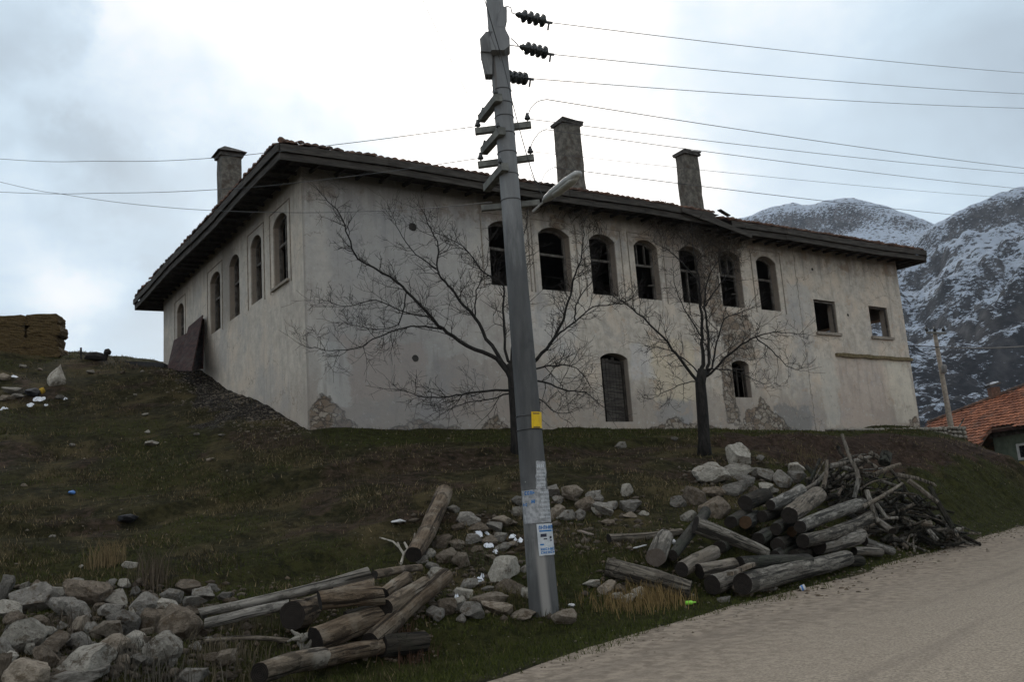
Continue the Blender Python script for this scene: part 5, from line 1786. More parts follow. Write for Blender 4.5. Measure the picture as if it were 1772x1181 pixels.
mid2 = cv([(1000, 140, 105, 95, 'g'), (1140, 150, 145, 120, 't', 'r'), (1040, 190, 85, 55, 'g'), (1295, 180, 115, 95, 'g'), (1235, 230, 140, 115, 'b', 'r'), (1090, 312, 135, 95, 'g'), (1192, 300, 85, 75, 'g'), (1020, 300, 85, 115, 't'),
           (1330, 262, 110, 80, 'p'), (1050, 255, 80, 60, 't')], 4.219, 720, 820)
mid2 += cv([(300, 400, 75, 95, 'p'), (95, 432, 90, 80, 'g'), (155, 515, 130, 90, 'g'), (200, 490, 110, 55, 'g'), (322, 492, 140, 75, 'g'), (185, 592, 80, 40, 'b'), (412, 535, 60, 35, 'p'), (318, 545, 80, 40, 't'), (10, 560, 60, 60, 'g')], 3.58, 1000, 740)
heap(mid2, 'right of the pole', 'stones right of the pole', ['upper row', 'lower row'], [882])
right = cv([(620, 470, 95, 85, 'g'), (722, 430, 125, 140, 'b', 'r'), (845, 410, 135, 75, 'b'), (685, 555, 95, 65, 'p', 'r'), (825, 285, 215, 125, 'p', 'r'), (995, 182, 155, 155, 'p'), (985, 275, 205, 100, 'p'), (1040, 330, 130, 70, 'g'), (960, 392, 195, 90, 'g'),
            (850, 510, 175, 150, 'b', 'r'), (1150, 300, 135, 85, 'g'), (1265, 322, 115, 105, 'g', 'r'), (1355, 258, 95, 80, 'p'), (1350, 315, 115, 80, 'g'), (1160, 375, 110, 70, 'p'), (1210, 395, 70, 50, 'g'), (1100, 400, 80, 70, 'b')], 3.58, 1000, 740)
heap(right, 'behind the right logs', 'stones behind the log pile', ['back row', 'front row'], [846])
foot = cv([(82, 970, 105, 45, 'p'), (180, 1002, 125, 85, 't', 'r'), (262, 1010, 65, 75, 'b'), (375, 1025, 95, 75, 'p'), (240, 1050, 75, 45, 'p', 'r'), (310, 1062, 95, 50, 'p', 'r'), (1022, 1020, 120, 100, 'b', 'r'), (905, 1070, 80, 38, 'g'), (1180, 1010, 100, 35, 'g')], 3.58, 1000, 740)
heap(foot, 'before the right logs', 'stones before the right log pile', ['only row'], [])
slope = [(40, 635, 12, 7, 'p'), (70, 640, 9, 5, 't'), (157, 645, 14, 8, 'p'), (9, 653, 24, 13, 't', 'r'), (23, 677, 36, 14, 'p'), (31, 686, 20, 9, 'g', 'r'), (13, 689, 26, 9, 't'), (101, 688, 18, 9, 'g'), (263, 768, 24, 10, 'p'), (125, 771, 9, 7, 'g'), (255, 748, 10, 7, 'p'), (340, 753, 11, 5, 'p'),
         (383, 754, 13, 5, 'p'), (363, 796, 14, 5, 't'), (251, 718, 12, 5, 'p'), (246, 644, 7, 5, 'p'), (212, 645, 9, 5, 'b'), (43, 840, 12, 6, 't'), (90, 929, 11, 6, 'p'), (225, 979, 24, 12, 'p'), (141, 981, 8, 6, 'p'), (1073, 772, 21, 16, 'p'), (1167, 760, 12, 8, 'g'), (1316, 793, 13, 10, 'g'),
         (234, 684, 6, 5, 'p'), (1097, 735, 14, 6, 'p'), (1130, 740, 16, 6, 'p'), (1085, 728, 12, 8, 'g')]
heap(slope, 'on grass slope', 'stones on the slope', ['top band', 'lower band'], [700])
ptd = rock(98, 654, 34, 44, 'p', 'r')
ptd.data = ptd.data.copy(); ptd.rotation_euler = (0, 0.08, 0.3)
ptd.material_slots[0].link = 'OBJECT'; ptd.material_slots[0].material = MATS['rock_pale']
for w in ptd.data.vertices:
    k_ = 1 - 0.80 * max(0.0, min(1.0, (w.co.z + 0.35) / 1.3))
    w.co.x = w.co.x * k_ + 0.10 * max(0.0, w.co.z); w.co.y *= k_
tag(ptd, 'tall pointed whitish stone standing on the crest below the hay bales', 'stone')
tag(rock(1656, 917, 16, 7, 'p', 'r'), 'flat pale stone at the right foot of the brush pile', 'stone')


# rubble filling the gaps of the heaps, pebbles over the slope and road edge
def crumbs(name, centers, sizes, mat, seed):
    rs = np.random.default_rng(seed)
    base = np.array([[1, 0, 0], [-1, 0, 0], [0, 1, 0], [0, -1, 0], [0, 0, 1], [0, 0, -1], [.6, .6, .5], [-.6, .6, .5], [.6, -.6, .5], [-.6, -.6, .5]])
    fa = np.array([[0, 6, 8], [1, 9, 7], [2, 7, 6], [3, 8, 9], [4, 6, 7], [4, 8, 6], [4, 9, 8], [4, 7, 9], [0, 2, 6], [2, 1, 7], [1, 3, 9], [3, 0, 8], [0, 5, 2], [2, 5, 1], [1, 5, 3], [3, 5, 0]])
    n = len(centers)
    V = base[None] * (1 + rs.uniform(-.35, .35, (n, 10, 3)))
    V = V * sizes[:, None, None] * np.stack([rs.uniform(.7, 1.3, n), rs.uniform(.7, 1.3, n), rs.uniform(.45, .9, n)], 1)[:, None]
    a = rs.uniform(0, 6.28, n); c, s = np.cos(a)[:, None], np.sin(a)[:, None]
    V = np.stack([V[..., 0] * c - V[..., 1] * s, V[..., 0] * s + V[..., 1] * c, V[..., 2]], -1) + centers[:, None]
    Fc = (fa[None] + (np.arange(n) * 10)[:, None, None]).reshape(-1, 3)
    o = fast_mesh(name, V.reshape(-1, 3), Fc, mat)
    return tag(o, kind='stuff')


cs, ss = [], []
for (x0, x1, y0, y1, n) in ((0, 430, 1010, 1180, 620), (700, 910, 885, 1075, 320), (955, 1120, 860, 960, 170), (1170, 1400, 800, 880, 200), (1010, 1130, 985, 1040, 40), (920, 990, 1055, 1080, 25), (540, 720, 1000, 1110, 40)):
    for _ in range(n):
        x, y = random.uniform(x0, x1), random.uniform(y0, y1)
        cs.append(gp(x, y)); ss.append(random.uniform(0.015, 0.10) * random.uniform(.5, 1))
crumbs('rubble', np.array(cs), np.array(ss), MATS['rock_brown'], 4)
N = 5200
px_ = RNG.uniform(-14, 17, N); py_ = RNG.uniform(8, 37, N)
s__, t__ = house_st(px_, py_); e__ = edge_dist(px_, py_)
zg, zs, zr = zones(px_, py_)
keep = ((t__ < -0.1) | (s__ < -0.05)) & (e__ < -0.1) & (RNG.uniform(0, 1, N) < 0.12 + 0.75 * zr + 0.10 * zs)
px_, py_ = px_[keep], py_[keep]
along = RNG.uniform(-8, 40, 1500); wv = np.abs(RNG.normal(0, 0.35, 1500)) * RNG.choice([-1, 1], 1500)
ex = E1[0] + ED[0] * along + EN[0] * wv; ey = E1[1] + ED[1] * along + EN[1] * wv
px_ = np.r_[px_, ex]; py_ = np.r_[py_, ey]
crumbs('gravel', np.stack([px_, py_, ground_z(px_, py_) + 0.005], 1), RNG.uniform(0.006, 0.024, len(px_)) * np.clip(np.hypot(px_, py_) / 14, .7, 1.4), MATS['rock_tan'], 9)

ch_s = RNG.uniform(-1.8, -0.1, 900); ch_t = RNG.uniform(-0.4, 10.5, 900) 
ch_p = P0[None] + UX[None] * (ch_s * RNG.uniform(.3, 1, 900))[:, None] + NX[None] * ch_t[:, None]
ch_p[:, 2] = ground_z(ch_p[:, 0], ch_p[:, 1]) + 0.004
crumbs('fallen_plaster', ch_p, RNG.uniform(0.012, 0.06, 900) * RNG.uniform(.4, 1, 900), MATS['rock_tan'], 19)
cs, ss = [], []
for (x0, x1, y0, y1, n) in ((1040, 1500, 900, 1035, 420), (440, 760, 1000, 1150, 260), (1480, 1660, 900, 960, 200)):
    for _ in range(n):
        cs.append(gp(random.uniform(x0, x1), random.uniform(y0, y1))); ss.append(random.uniform(0.012, 0.05))
crumbs('bark_debris', np.array(cs), np.array(ss), MATS['log_brown'], 14)


# ================================================================== LOGS
def log(a, ra, b, rb_, mat, label, group, la=None, lb=None, bend=0.0, cut='cut_dark', cut2='cut_dark', da=None, db=None, knots=2, name='log', cat='log'):
    """log seen from photo pixel a (end radius ra px) to b; la/lb: height of its axis over the ground"""
    dA = gp(*a)[1]
    la = metres(ra, dA) * 0.9 if la is None else la
    lb = metres(rb_, dA) * 0.9 if lb is None else lb
    A = Vector(gp(a[0], a[1], la) if da is None else at(a[0], a[1], da))
    B = Vector(gp(b[0], b[1], lb) if db is None else at(b[0], b[1], db))
    kr = 1.0 if 'left' in group else 0.89
    RA = ra * kr * proj(A)[2] / FPX; RB = rb_ * kr * proj(B)[2] / FPX
    L = (B - A).length
    z = (B - A).normalized()
    up = Vector((0, 0, 1)); y = (up - z * up.dot(z)).normalized(); x = y.cross(z)
    rs = random.Random(hash(label) % 10007 if False else len(label) * 31 + int(a[0]) * 7 + int(a[1]))
    sides, seg = 18, max(6, int(L / 0.14))
    seg = min(seg, 26)
    v, f = [], []
    ph = rs.uniform(0, 6); kn = [(rs.uniform(.15, .85), rs.uniform(0, 6.28), rs.uniform(.06, .14)) for _ in range(knots + 2)]
    lob = rs.uniform(0.03, 0.10); bend = bend + rs.uniform(-.014, .014)
    for i in range(seg + 1):
        u = i / seg
        r = RA + (RB - RA) * u
        off = bend * L * 4 * u * (1 - u)
        ox = 0.012 * math.sin(u * 7 + ph) * L * .3
        for j in range(sides):
            th = 2 * math.pi * j / sides
            k = 1 + lob * math.sin(2 * th + ph) + 0.025 * math.sin(5 * th + u * 9 + ph) + rs.uniform(-.012, .012) + 0.03 * math.sin(u * 13 + th)
            for ku, kt, kh in kn:
                dd = ((u - ku) * L / (RA * 1.2)) ** 2 + (math.atan2(math.sin(th - kt), math.cos(th - kt)) / .5) ** 2
                k += kh * math.exp(-dd)
            if i in (0, seg):
                k *= 0.965
            v.append((math.cos(th) * r * k + ox, math.sin(th) * r * k + off, u * L + (0.02 * math.sin(th + ph) if i in (0, seg) else 0)))
    for i in range(seg):
        for j in range(sides):
            j2 = (j + 1) % sides
            f.append((i * sides + j, i * sides + j2, (i + 1) * sides + j2, (i + 1) * sides + j))
    o = mesh_obj(name, v, f, MATS[mat], None, True)
    o.matrix_world = Matrix(((x.x, y.x, z.x, A.x), (x.y, y.y, z.y, A.y), (x.z, y.z, z.z, A.z), (0, 0, 0, 1)))
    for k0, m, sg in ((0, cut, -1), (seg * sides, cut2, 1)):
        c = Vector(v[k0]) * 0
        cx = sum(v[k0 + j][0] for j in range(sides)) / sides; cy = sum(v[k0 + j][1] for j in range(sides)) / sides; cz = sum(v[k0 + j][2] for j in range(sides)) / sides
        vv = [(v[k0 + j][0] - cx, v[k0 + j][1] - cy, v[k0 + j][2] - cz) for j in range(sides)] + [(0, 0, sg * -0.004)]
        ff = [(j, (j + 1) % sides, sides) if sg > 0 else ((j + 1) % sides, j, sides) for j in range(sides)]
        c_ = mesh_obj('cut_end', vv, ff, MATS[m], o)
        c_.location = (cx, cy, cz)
    return tag(o, label, cat, group)


G1 = 'cut logs of the left pile'
log((346, 1061), 8, (640, 991), 10, 'log_grey', 'long thin pale log lying on top of the left pile', G1, .22, .45, -0.012)
log((354, 1081), 9.5, (500, 1047), 9, 'log_grey', 'split grey log just under the long thin one, its end over the stones', G1, .16, .32)
log((505, 1067), 24, (556, 1052), 24, 'log_brown', 'thickest short log of the left pile showing its wide dark cut face', G1, .32, .34, db=12.9)
log((553, 1041), 17, (662, 1033), 16, 'log_brown', 'brown crooked log with its dark round end above the wide cut face', G1, .52, .50, 0.02)
log((575, 1027), 10, (646, 1010), 10, 'log_brown', 'brown log half hidden between the long thin log and the crooked one', G1, .45, .45)
log((648, 996), 8, (728, 983), 6, 'log_brown', 'slender brown log pointing right above the left pile', G1, .30, .16)
log((667, 1053), 14, (735, 1010), 11, 'log_brown', 'short log with a black round end in the middle of the left pile', G1, .36, .30)
log((640, 1112), 17, (770, 998), 15, 'log_brown', 'long straight log slanting up to the right side of the left pile', G1, .20, .26)
log((546, 1108), 23, (655, 1068), 20, 'log_brown', 'broad dark log on the ground in the middle of the left pile', G1, .18, .25)
log((449, 1167), 19, (560, 1140), 18, 'log_brown', 'bent log nearest the road at the bottom of the left pile', G1, .16, .16, 0.02)
log((560, 1141), 18, (660, 1120), 15, 'log_brown', 'dark log end to end with the bent one nearest the road', G1, .16, .14, 0.02)
log((660, 1120), 19, (735, 1112), 17, 'log_dark', 'stubby dark stump beside the verge at the right of the left pile', G1, .14, .13)
log((717, 961), 15, (769, 853), 15, 'log_brown', 'lone log propped up the slope above the left pile with a black end', G1, .2, .2, cut='cut_dark')
log((350, 1112), 4, (498, 1110), 4, 'log_grey', 'thin crooked branch on the grass below the left pile', G1, .08, .1, 0.03, name='branch', cat='branch')
log((662, 1030), 12, (704, 1000), 11, 'log_brown', 'short brown log wedged behind the black ended one', G1, .34, .30)
log((600, 1070), 12, (668, 1050), 12, 'log_dark', 'dark log in shadow under the crooked brown log', G1, .22, .25)
G2 = 'cut logs of the right pile'
log((1054, 933), 9.5, (1180, 921), 7, 'log_grey', 'slightly curved grey log lying alone at the left end of the right pile', G2, None, None, -0.025)
log((1203, 909), 16, (1328, 958), 9, 'log_bark', 'tapering log with rough bark lying across the left of the right pile', G2, .55, .40)
log((1164, 962), 10, (1222, 886), 10, 'log_dark', 'dark greenish log leaning up under the tapering bark log', G2, .28, .42)
log((1050, 982), 17, (1195, 1022), 15.5, 'log_bark', 'long bark covered log lying on the ground at the left front of the right pile', G2, .2, .16)
log((1135, 966), 21, (1150, 930), 17, 'log_grey', 'short upright block with a pale sawn face at the left of the right pile', G2, .2, .25, cut='cut_light', cut2='cut_light')
log((1179, 987), 15, (1236, 957), 14, 'log_grey', 'log with a round brown face left of the twin faces', G2, .26, .35)
log((1210, 990), 16, (1272, 979), 14, 'log_grey', 'middle log of the three round faces in front of the right pile', G2, .27, .35)
log((1232, 1013), 18, (1268, 1001), 16, 'log_grey', 'lowest log of the three round faces in front of the right pile', G2, .17, .2)
log((1280, 976), 13, (1400, 971), 12, 'log_dark', 'smooth dark log lying just behind the big bark log', G2, .32, .32)
log((1284, 1012), 21, (1466, 967), 15, 'log_bark', 'biggest bark covered log lying along the roadside at the front of the right pile', G2, .22, .2, -0.012)
log((1290, 872), 16, (1325, 858), 15, 'log_dark', 'log with a wide black face high at the left of the right pile', G2, .7, .72)
log((1333, 875), 10, (1386, 850), 13, 'log_grey', 'knobbly pale log near the top of the right pile', G2, .8, .8)
log((1367, 893), 17, (1416, 857), 17, 'log_grey', 'thick pale forked log with a black face near the top of the right pile', G2, .85, .85)
log((1386, 913), 13, (1493, 873), 13, 'log_bark', 'upper of the two long parallel grey logs on the right pile', G2, .75, .72)
log((1390, 937), 14, (1508, 895), 13, 'log_bark', 'lower of the two long parallel grey logs on the right pile', G2, .58, .56)
log((1416, 946), 16, (1490, 928), 14, 'log_grey', 'short log with a round black face under the parallel logs', G2, .38, .36)
log((1518, 902), 7, (1544, 920), 7, 'log_grey', 'stubby grey piece under the brush pile', G2, .5, .45)
log((1545, 929), 4.5, (1572, 950), 4, 'log_grey', 'thin curved piece lying towards the verge right of the log pile', G2, .2, .06)
log((1496, 938), 8.5, (1544, 955), 8, 'log_grey', 'grey log sloping down to the verge at the right of the pile', G2, .3, .12)
log((1478, 955), 9, (1524, 957), 9, 'log_grey', 'grey log on the ground behind the verge right of the biggest bark log', G2, .16, .12)
log((1468, 973), 10, (1490, 972), 10, 'log_dark', 'small block at the right end of the biggest bark log', G2, .12, .1)
for (x, y, r, l, lab, ct) in ((1290, 905, 13, .55, 'dark log face with an orange heart in the middle of the right pile', 'cut_orange'), (1342, 917, 12, .55, 'dark log face just left of the thick forked log', 'cut_dark'), (1371, 921, 11, .5, 'small orange brown face under the thick forked log', 'cut_orange'),
                              (1389, 943, 12, .4, 'dark face beside the end of the lower parallel log', 'cut_dark'), (1312, 935, 14, .42, 'black face deep in the middle of the right pile', 'cut_dark'), (1345, 945, 14, .36, 'black face right of the tapering bark log', 'cut_dark'), (1265, 905, 13, .5, 'grey log end behind the middle of the tapering log', 'cut_dark'),
                              (1318, 895, 11, .62, 'small black face under the knobbly pale log', 'cut_dark'), (1375, 962, 11, .26, 'low dark face above the smooth dark log', 'cut_dark'), (1245, 948, 13, .4, 'dim log end under the tapering bark log', 'cut_dark'), (1340, 965, 12, .28, 'dark log lying low behind the smooth dark log', 'cut_dark')):
    A = gp(x, y, l)
    log((x, y), r, (x + random.uniform(18, 40), y - random.uniform(8, 16)), r * .95, 'log_dark', lab, G2, l, None, 0, ct, 'cut_dark', db=A[1] + random.uniform(1.1, 1.7))
# orange splinter wedge on the pile
mb = MB(); a = gp(1263, 994, .42); b = gp(1303, 977, .45); mb.beam(a, b, .09, .05); tag(thing_build(mb, 'wood_splinter', MATS['log_brown']), 'split orange wood wedge lying on the round faces of the right pile', 'splinter')
# gnarled root and bleached twig at the left pile
mb = MB()
rs = random.Random(3)
c = gp(527, 1112, .12)
for i in range(9):
    p = [c + np.array([rs.uniform(-.05, .05), rs.uniform(-.05, .05), rs.uniform(-.08, .08)])]
    d = np.array([rs.uniform(-1, 1), rs.uniform(-1, .4), rs.uniform(-.5, .9)]); d /= np.linalg.norm(d)
    for k in range(4):
        p.append(p[-1] + d * .045 + np.array([rs.uniform(-.02, .02), rs.uniform(-.02, .02), rs.uniform(-.02, .02)]))
    mb.tube(p, [.035, .03, .024, .018, .010], 7, True, .15)
tag(thing_build(mb, 'tree_root', MATS['rock_pale']), 'gnarled whitish root in the middle of the left log pile', 'root')
mb = MB()
for pts in (((694, 976), (699, 958), (712, 945), (722, 928), (752, 914)), ((699, 960), (691, 948), (680, 938), (657, 931)), ((712, 944), (717, 933), (718, 924)), ((706, 951), (700, 940)), ((691, 948), (688, 940))):
    mb.tube([gp(x, y, .12 + .05 * i) for i, (x, y) in enumerate(pts)], [.022 - .004 * i for i in range(len(pts))], 6)
tag(thing_build(mb, 'dead_twig', MATS['rock_pale']), 'bleached forked twig sticking up beside the lone propped log', 'twig')

# ================================================================== BRUSH PILE
G3 = 'branches of the brush pile'
BR = random.Random(21)


def stick(pts, r0, r1, label, mat='log_grey'):
    mb = MB(); n = len(pts); mb.tube(pts, [r0 + (r1 - r0) * i / (n - 1) for i in range(n)], 7, True, .08)
    return tag(thing_build(mb, 'branch', MATS[mat]), label, 'branch', G3)


def spx(lst):
    return [at(x, y, d) for x, y, d in lst]


cB_ = gp(1545, 925)
bd = float(cB_[1])
stick(spx([(1457, 752, bd - .6), (1470, 790, bd - .7), (1482, 814, bd - .8), (1486, 830, bd - .9)]), .035, .05, 'pale straight stick poking highest out of the brush pile')
stick(spx([(1486, 829, bd - 1), (1481, 850, bd - 1), (1478, 862, bd - 1)]), .05, .04, 'short pale stick hanging in front of the brush pile')
stick(spx([(1424, 846, bd - 1.1), (1430, 822, bd - 1), (1431, 797, bd - .9)]), .05, .03, 'upright weathered stick at the left end of the brush pile')
stick(spx([(1438, 807, bd - .7), (1475, 800, bd - .6), (1518, 789, bd - .5)]), .06, .045, 'thick pale branch lying along the top of the brush pile')
stick(spx([(1486, 790, bd - .9), (1502, 800, bd - .9), (1517, 810, bd - .9)]), .045, .04, 'pale branch slanting down at the top of the brush pile')
stick(spx([(1513, 823, bd - 1.2), (1535, 812, bd - 1), (1558, 804, bd - .9)]), .05, .04, 'branch with a dark cut end pointing right near the top')
stick(spx([(1493, 878, bd - 1.8), (1530, 858, bd - 1.7), (1562, 837, bd - 1.5)]), .045, .025, 'long straight pale stick crossing the front of the brush pile')
stick(spx([(1552, 822, bd - .8), (1585, 828, bd - .7), (1615, 838, bd - .6), (1620, 842, bd - .6)]), .05, .02, 'arched branch along the right top of the brush pile')
stick(spx([(1609, 842, bd - .8), (1622, 868, bd - .9), (1638, 895, bd - 1), (1650, 915, bd - 1.1)]), .05, .06, 'long branch leaning down the right side of the brush pile', 'log_dark')
stick(spx([(1572, 832, bd - 1), (1590, 845, bd - 1), (1622, 870, bd - 1)]), .06, .05, 'thick pale branch under the arched one at the right')
stick(spx([(1595, 906, bd - 1.4), (1612, 908, bd - 1.4)]), .06, .06, 'stub lying at the right foot of the brush pile')
stick(spx([(1606, 918, bd - 1.4), (1622, 936, bd - 1.5)]), .05, .05, 'short branch on the grass at the right foot of the brush pile')
stick(spx([(1632, 926, bd - 1.2), (1644, 918, bd - 1.2), (1655, 927, bd - 1.2)]), .06, .06, 'bent stump piece at the far right foot of the pile', 'log_dark')
stick(spx([(1530, 802, bd - .7), (1534, 786, bd - .6)]), .13, .13, 'thick dark stub standing on top of the brush pile', 'log_dark')
stick(spx([(1384, 852, bd - .7), (1410, 838, bd - .7), (1428, 818, bd - .7)]), .035, .03, 'curved branch sweeping left out of the brush pile')
stick(spx([(1500, 850, bd - 1.5), (1512, 885, bd - 1.7), (1520, 905, bd - 1.8)]), .05, .04, 'branch hanging down the front left of the brush pile')
stick(spx([(1516, 872, bd - 1.7), (1535, 898, bd - 1.8), (1554, 897, bd - 1.8)]), .04, .03, 'forked piece at the front foot of the brush pile')
pc = np.array(at(1528, 880, bd - 0.2)); pc[2] = gz(pc[0], pc[1])
for i in range(215):
    a = BR.uniform(0, 6.28); rr_ = math.sqrt(BR.random())
    ex_, ey_ = 1.55, 1.0
    qx, qy = math.cos(a) * rr_ * ex_, math.sin(a) * rr_ * ey_
    h = 1.5 * (1 - rr_ ** 2) * BR.uniform(.1, 1.0)
    c = pc + np.array([qx, qy, 0]); c[2] = gz(c[0], c[1]) + 0.05 + h
    th = BR.uniform(-1.5, 1.6); L = BR.uniform(.45, 1.25)
    d = np.array([math.cos(th), math.sin(th) * .7, BR.gauss(-0.05, .35) - .7 * rr_ * math.cos(a) * math.cos(th)])
    d /= np.linalg.norm(d)
    pts = []
    w = np.array([BR.gauss(0, .06), BR.gauss(0, .06), BR.gauss(0, .05)])
    for k in range(5):
        u = k / 4 - .5
        pts.append(c + d * L * u + w * (1 - 4 * u * u))
    gmin = min(p[2] - gz(p[0], p[1]) for p in pts)
    if gmin < 0.03:
        pts = [p + np.array([0, 0, .03 - gmin]) for p in pts]
    r = BR.choice([.018, .022, .03, .04, .05])
    stick(pts, r, r * .6, 'weathered branch tangled among the others in the brush pile', BR.choice(['log_dark', 'log_dark', 'log_dark', 'log_bark', 'log_grey', 'log_dark']))


# ================================================================== BARE TREES
class Tree:
    def __init__(self, seed):
        self.r = random.Random(seed); self.t = MB(); self.c = MB()

    def limb(self, pts, r0, r1):
        P = [Vector(p) for p in pts]
        out = []
        for j in range(len(P) - 1):
            p0, p1, p2, p3 = P[max(j - 1, 0)], P[j], P[j + 1], P[min(j + 2, len(P) - 1)]
            for i in range(4):
                u = i / 4
                q = 0.5 * ((2 * p1) + (p2 - p0) * u + (2 * p0 - 5 * p1 + 4 * p2 - p3) * u * u + (3 * p1 - p0 - 3 * p2 + p3) * u ** 3)
                out.append(q + Vector([self.r.gauss(0, .012) for _ in range(3)]))
        out.append(P[-1])
        n = len(out)
        rad = [r0 + (r1 - r0) * (i / (n - 1)) ** 0.8 for i in range(n)]
        self.t.tube(out, rad, 8)
        return out, rad

    def twig(self, p, d, L, r, lev):
        n = 6 if lev < 2 else 4
        pts = [p.copy()]; q = p.copy(); d = d.normalized()
        for i in range(n):
            d = (d + Vector((self.r.gauss(0, .19), self.r.gauss(0, .19), self.r.gauss(0.04, .16)))).normalized()
            q = q + d * (L / n); pts.append(q.copy())
        self.c.tube(pts, [max(0.0031, r * (1 - .75 * i / n)) for i in range(n + 1)], 4 if lev < 2 else 3, False)
        if lev >= 2:
            return
        m = {0: 4, 1: 2, 2: 0}[lev]
        for k in range(m):
            i = self.r.randint(1, n - 1)
            b = pts[i]; bd_ = (pts[i + 1] - pts[i]).normalized()
            sd = bd_.cross(Vector([self.r.gauss(0, 1) for _ in range(3)])).normalized()
            nd = (bd_ * self.r.uniform(.4, .9) + sd * self.r.uniform(.6, 1.0) + Vector((0, 0, .12))).normalized()
            self.twig(b, nd, L * self.r.uniform(.35, .65), r * .6, lev + 1)

    def dress(self, out, rad, every, L, lev=0, start=.22, up=0.1):
        n = len(out)
        tot = sum((out[i + 1] - out[i]).length for i in range(n - 1))
        cnt = max(2, int(tot / every * 0.95))
        for k in range(cnt):
            u = start + (1 - start) * (k + self.r.random()) / cnt
            i = min(n - 2, int(u * (n - 1)))
            b = out[i].lerp(out[i + 1], self.r.random()); bd_ = (out[i + 1] - out[i]).normalized()
            sd = bd_.cross(Vector([self.r.gauss(0, 1) for _ in range(3)])).normalized()
            nd = (bd_ * self.r.uniform(.4, .8) + sd * self.r.uniform(.7, 1.0) + Vector((0, 0, up))).normalized()
            self.twig(b, nd, L * self.r.uniform(.5, 1.15) * (1.15 - .5 * u), min(rad[i] * .55, .010), lev)
        d = (out[-1] - out[-2]).normalized()
        for _ in range(2):
            self.twig(out[-1], d + Vector([self.r.gauss(0, .25) for _ in range(3)]), L * .8, rad[-1] * .9, 1)


def tree(seed, base_px, trunk, limbs, label, every, L, r_trunk):
    T = Tree(seed)
    B = gp(*base_px); D = float(B[1])
    tp = [B - np.array([0, 0, .15])] + [at(x, y, D) for x, y in trunk]
    n = len(tp)
    T.t.tube(tp, [r_trunk * (1.35 if i == 0 else 1.0 - .22 * i / n) for i in range(n)], 14, True, .05)
    for pts, dd, r0, r1 in limbs:
        m = len(pts)
        P = [at(x, y, D + dd * (i / (m - 1)) ** 1.1) for i, (x, y) in enumerate(pts)]
        o, r = T.limb(P, r0 * .72, r1 * .75)
        T.dress(o, r, every, L)
    root_ = empty('bare_tree', B); tag(root_, label, 'tree', 'bare trees in front of the old house')
    loc_build(T.t, 'trunk', MATS['bark_tree'], root_, True)
    loc_build(T.c, 'crown', MATS['twig'], root_)
    return root_


tree(4, (893, 784), [(892, 760), (890, 720), (888, 690), (886, 655), (884, 630)], [
    ([(888, 665), (860, 622), (808, 598), (766, 570), (747, 551), (704, 504), (675, 480), (621, 447), (602, 409), (590, 375), (562, 342)], -1.2, .085, .012),
    ([(886, 650), (851, 598), (822, 551), (803, 527), (775, 494), (756, 466), (758, 428), (742, 390), (732, 366)], 1.0, .075, .012),
    ([(890, 660), (929, 622), (960, 584), (979, 541), (993, 485), (1007, 443), (1009, 397)], -.8, .075, .012),
    ([(950, 597), (969, 576), (996, 557), (1026, 532), (1076, 526), (1096, 514)], .8, .045, .010),
    ([(888, 675), (822, 679), (780, 686), (737, 688), (690, 674)], -1.6, .045, .009),
    ([(766, 570), (723, 565), (675, 575), (614, 603), (570, 606), (530, 601)], -.6, .035, .008),
    ([(747, 551), (700, 540), (650, 520), (600, 530), (560, 520)], -1.5, .028, .007),
    ([(890, 668), (931, 660), (974, 674), (1012, 680), (1040, 702)], -1.0, .045, .009),
    ([(892, 650), (950, 633), (996, 637), (1026, 675)], 1.4, .040, .009),
    ([(886, 630), (877, 617), (872, 551), (868, 494), (832, 466), (803, 428), (756, 404)], .4, .060, .010),
    ([(884, 635), (890, 570), (905, 500), (900, 440), (912, 390)], -.6, .050, .010),
    ([(822, 551), (824, 503), (840, 470), (846, 420)], .6, .030, .008),
    ([(704, 504), (690, 560), (650, 570), (600, 560)], -.9, .026, .007),
    ([(888, 680), (850, 690), (800, 700), (760, 720)], 1.0, .030, .008),
    ([(892, 690), (930, 690), (960, 713), (985, 715)], -1.4, .030, .008),
    ([(756, 466), (720, 440), (690, 400), (680, 375)], .2, .026, .007),
    ([(996, 557), (1000, 520), (1030, 480), (1040, 440)], -.5, .026, .007),
], 'wide low bare tree behind the pole with limbs spreading in front of the plain wall', 0.155, .95, .115)
tree(9, (1218, 786), [(1218, 760), (1216, 720), (1214, 690), (1212, 664), (1216, 640)], [
    ([(1212, 668), (1179, 624), (1148, 584), (1102, 542), (1079, 523), (1060, 512)], -.8, .065, .010),
    ([(1215, 645), (1217, 625), (1215, 584), (1213, 530), (1209, 485), (1203, 450), (1198, 415)], .3, .085, .014),
    ([(1220, 645), (1226, 630), (1226, 576), (1220, 530), (1224, 485), (1240, 455)], -.3, .075, .012),
    ([(1220, 650), (1232, 637), (1240, 591), (1255, 553), (1278, 542), (1300, 534)], .8, .050, .009),
    ([(1218, 655), (1236, 640), (1274, 603), (1308, 584), (1342, 576), (1384, 578)], -.9, .055, .008),
    ([(1308, 584), (1335, 607), (1361, 633), (1380, 641)], -.7, .028, .007),
    ([(1214, 650), (1182, 620), (1150, 605), (1122, 600)], 1.2, .030, .008),
    ([(1209, 485), (1180, 455), (1160, 435), (1140, 425)], .6, .026, .007),
    ([(1220, 530), (1240, 500), (1262, 470), (1280, 440)], .5, .028, .007),
    ([(1215, 584), (1190, 545), (1170, 500), (1165, 465)], -.6, .028, .007),
    ([(1216, 640), (1250, 640), (1290, 650), (1320, 665)], -1.2, .028, .007),
    ([(1211, 660), (1180, 665), (1150, 680), (1130, 690)], -1.0, .024, .006),
], 'upright bare tree with a dark trunk in front of the damaged window bays', 0.145, .85, .150)


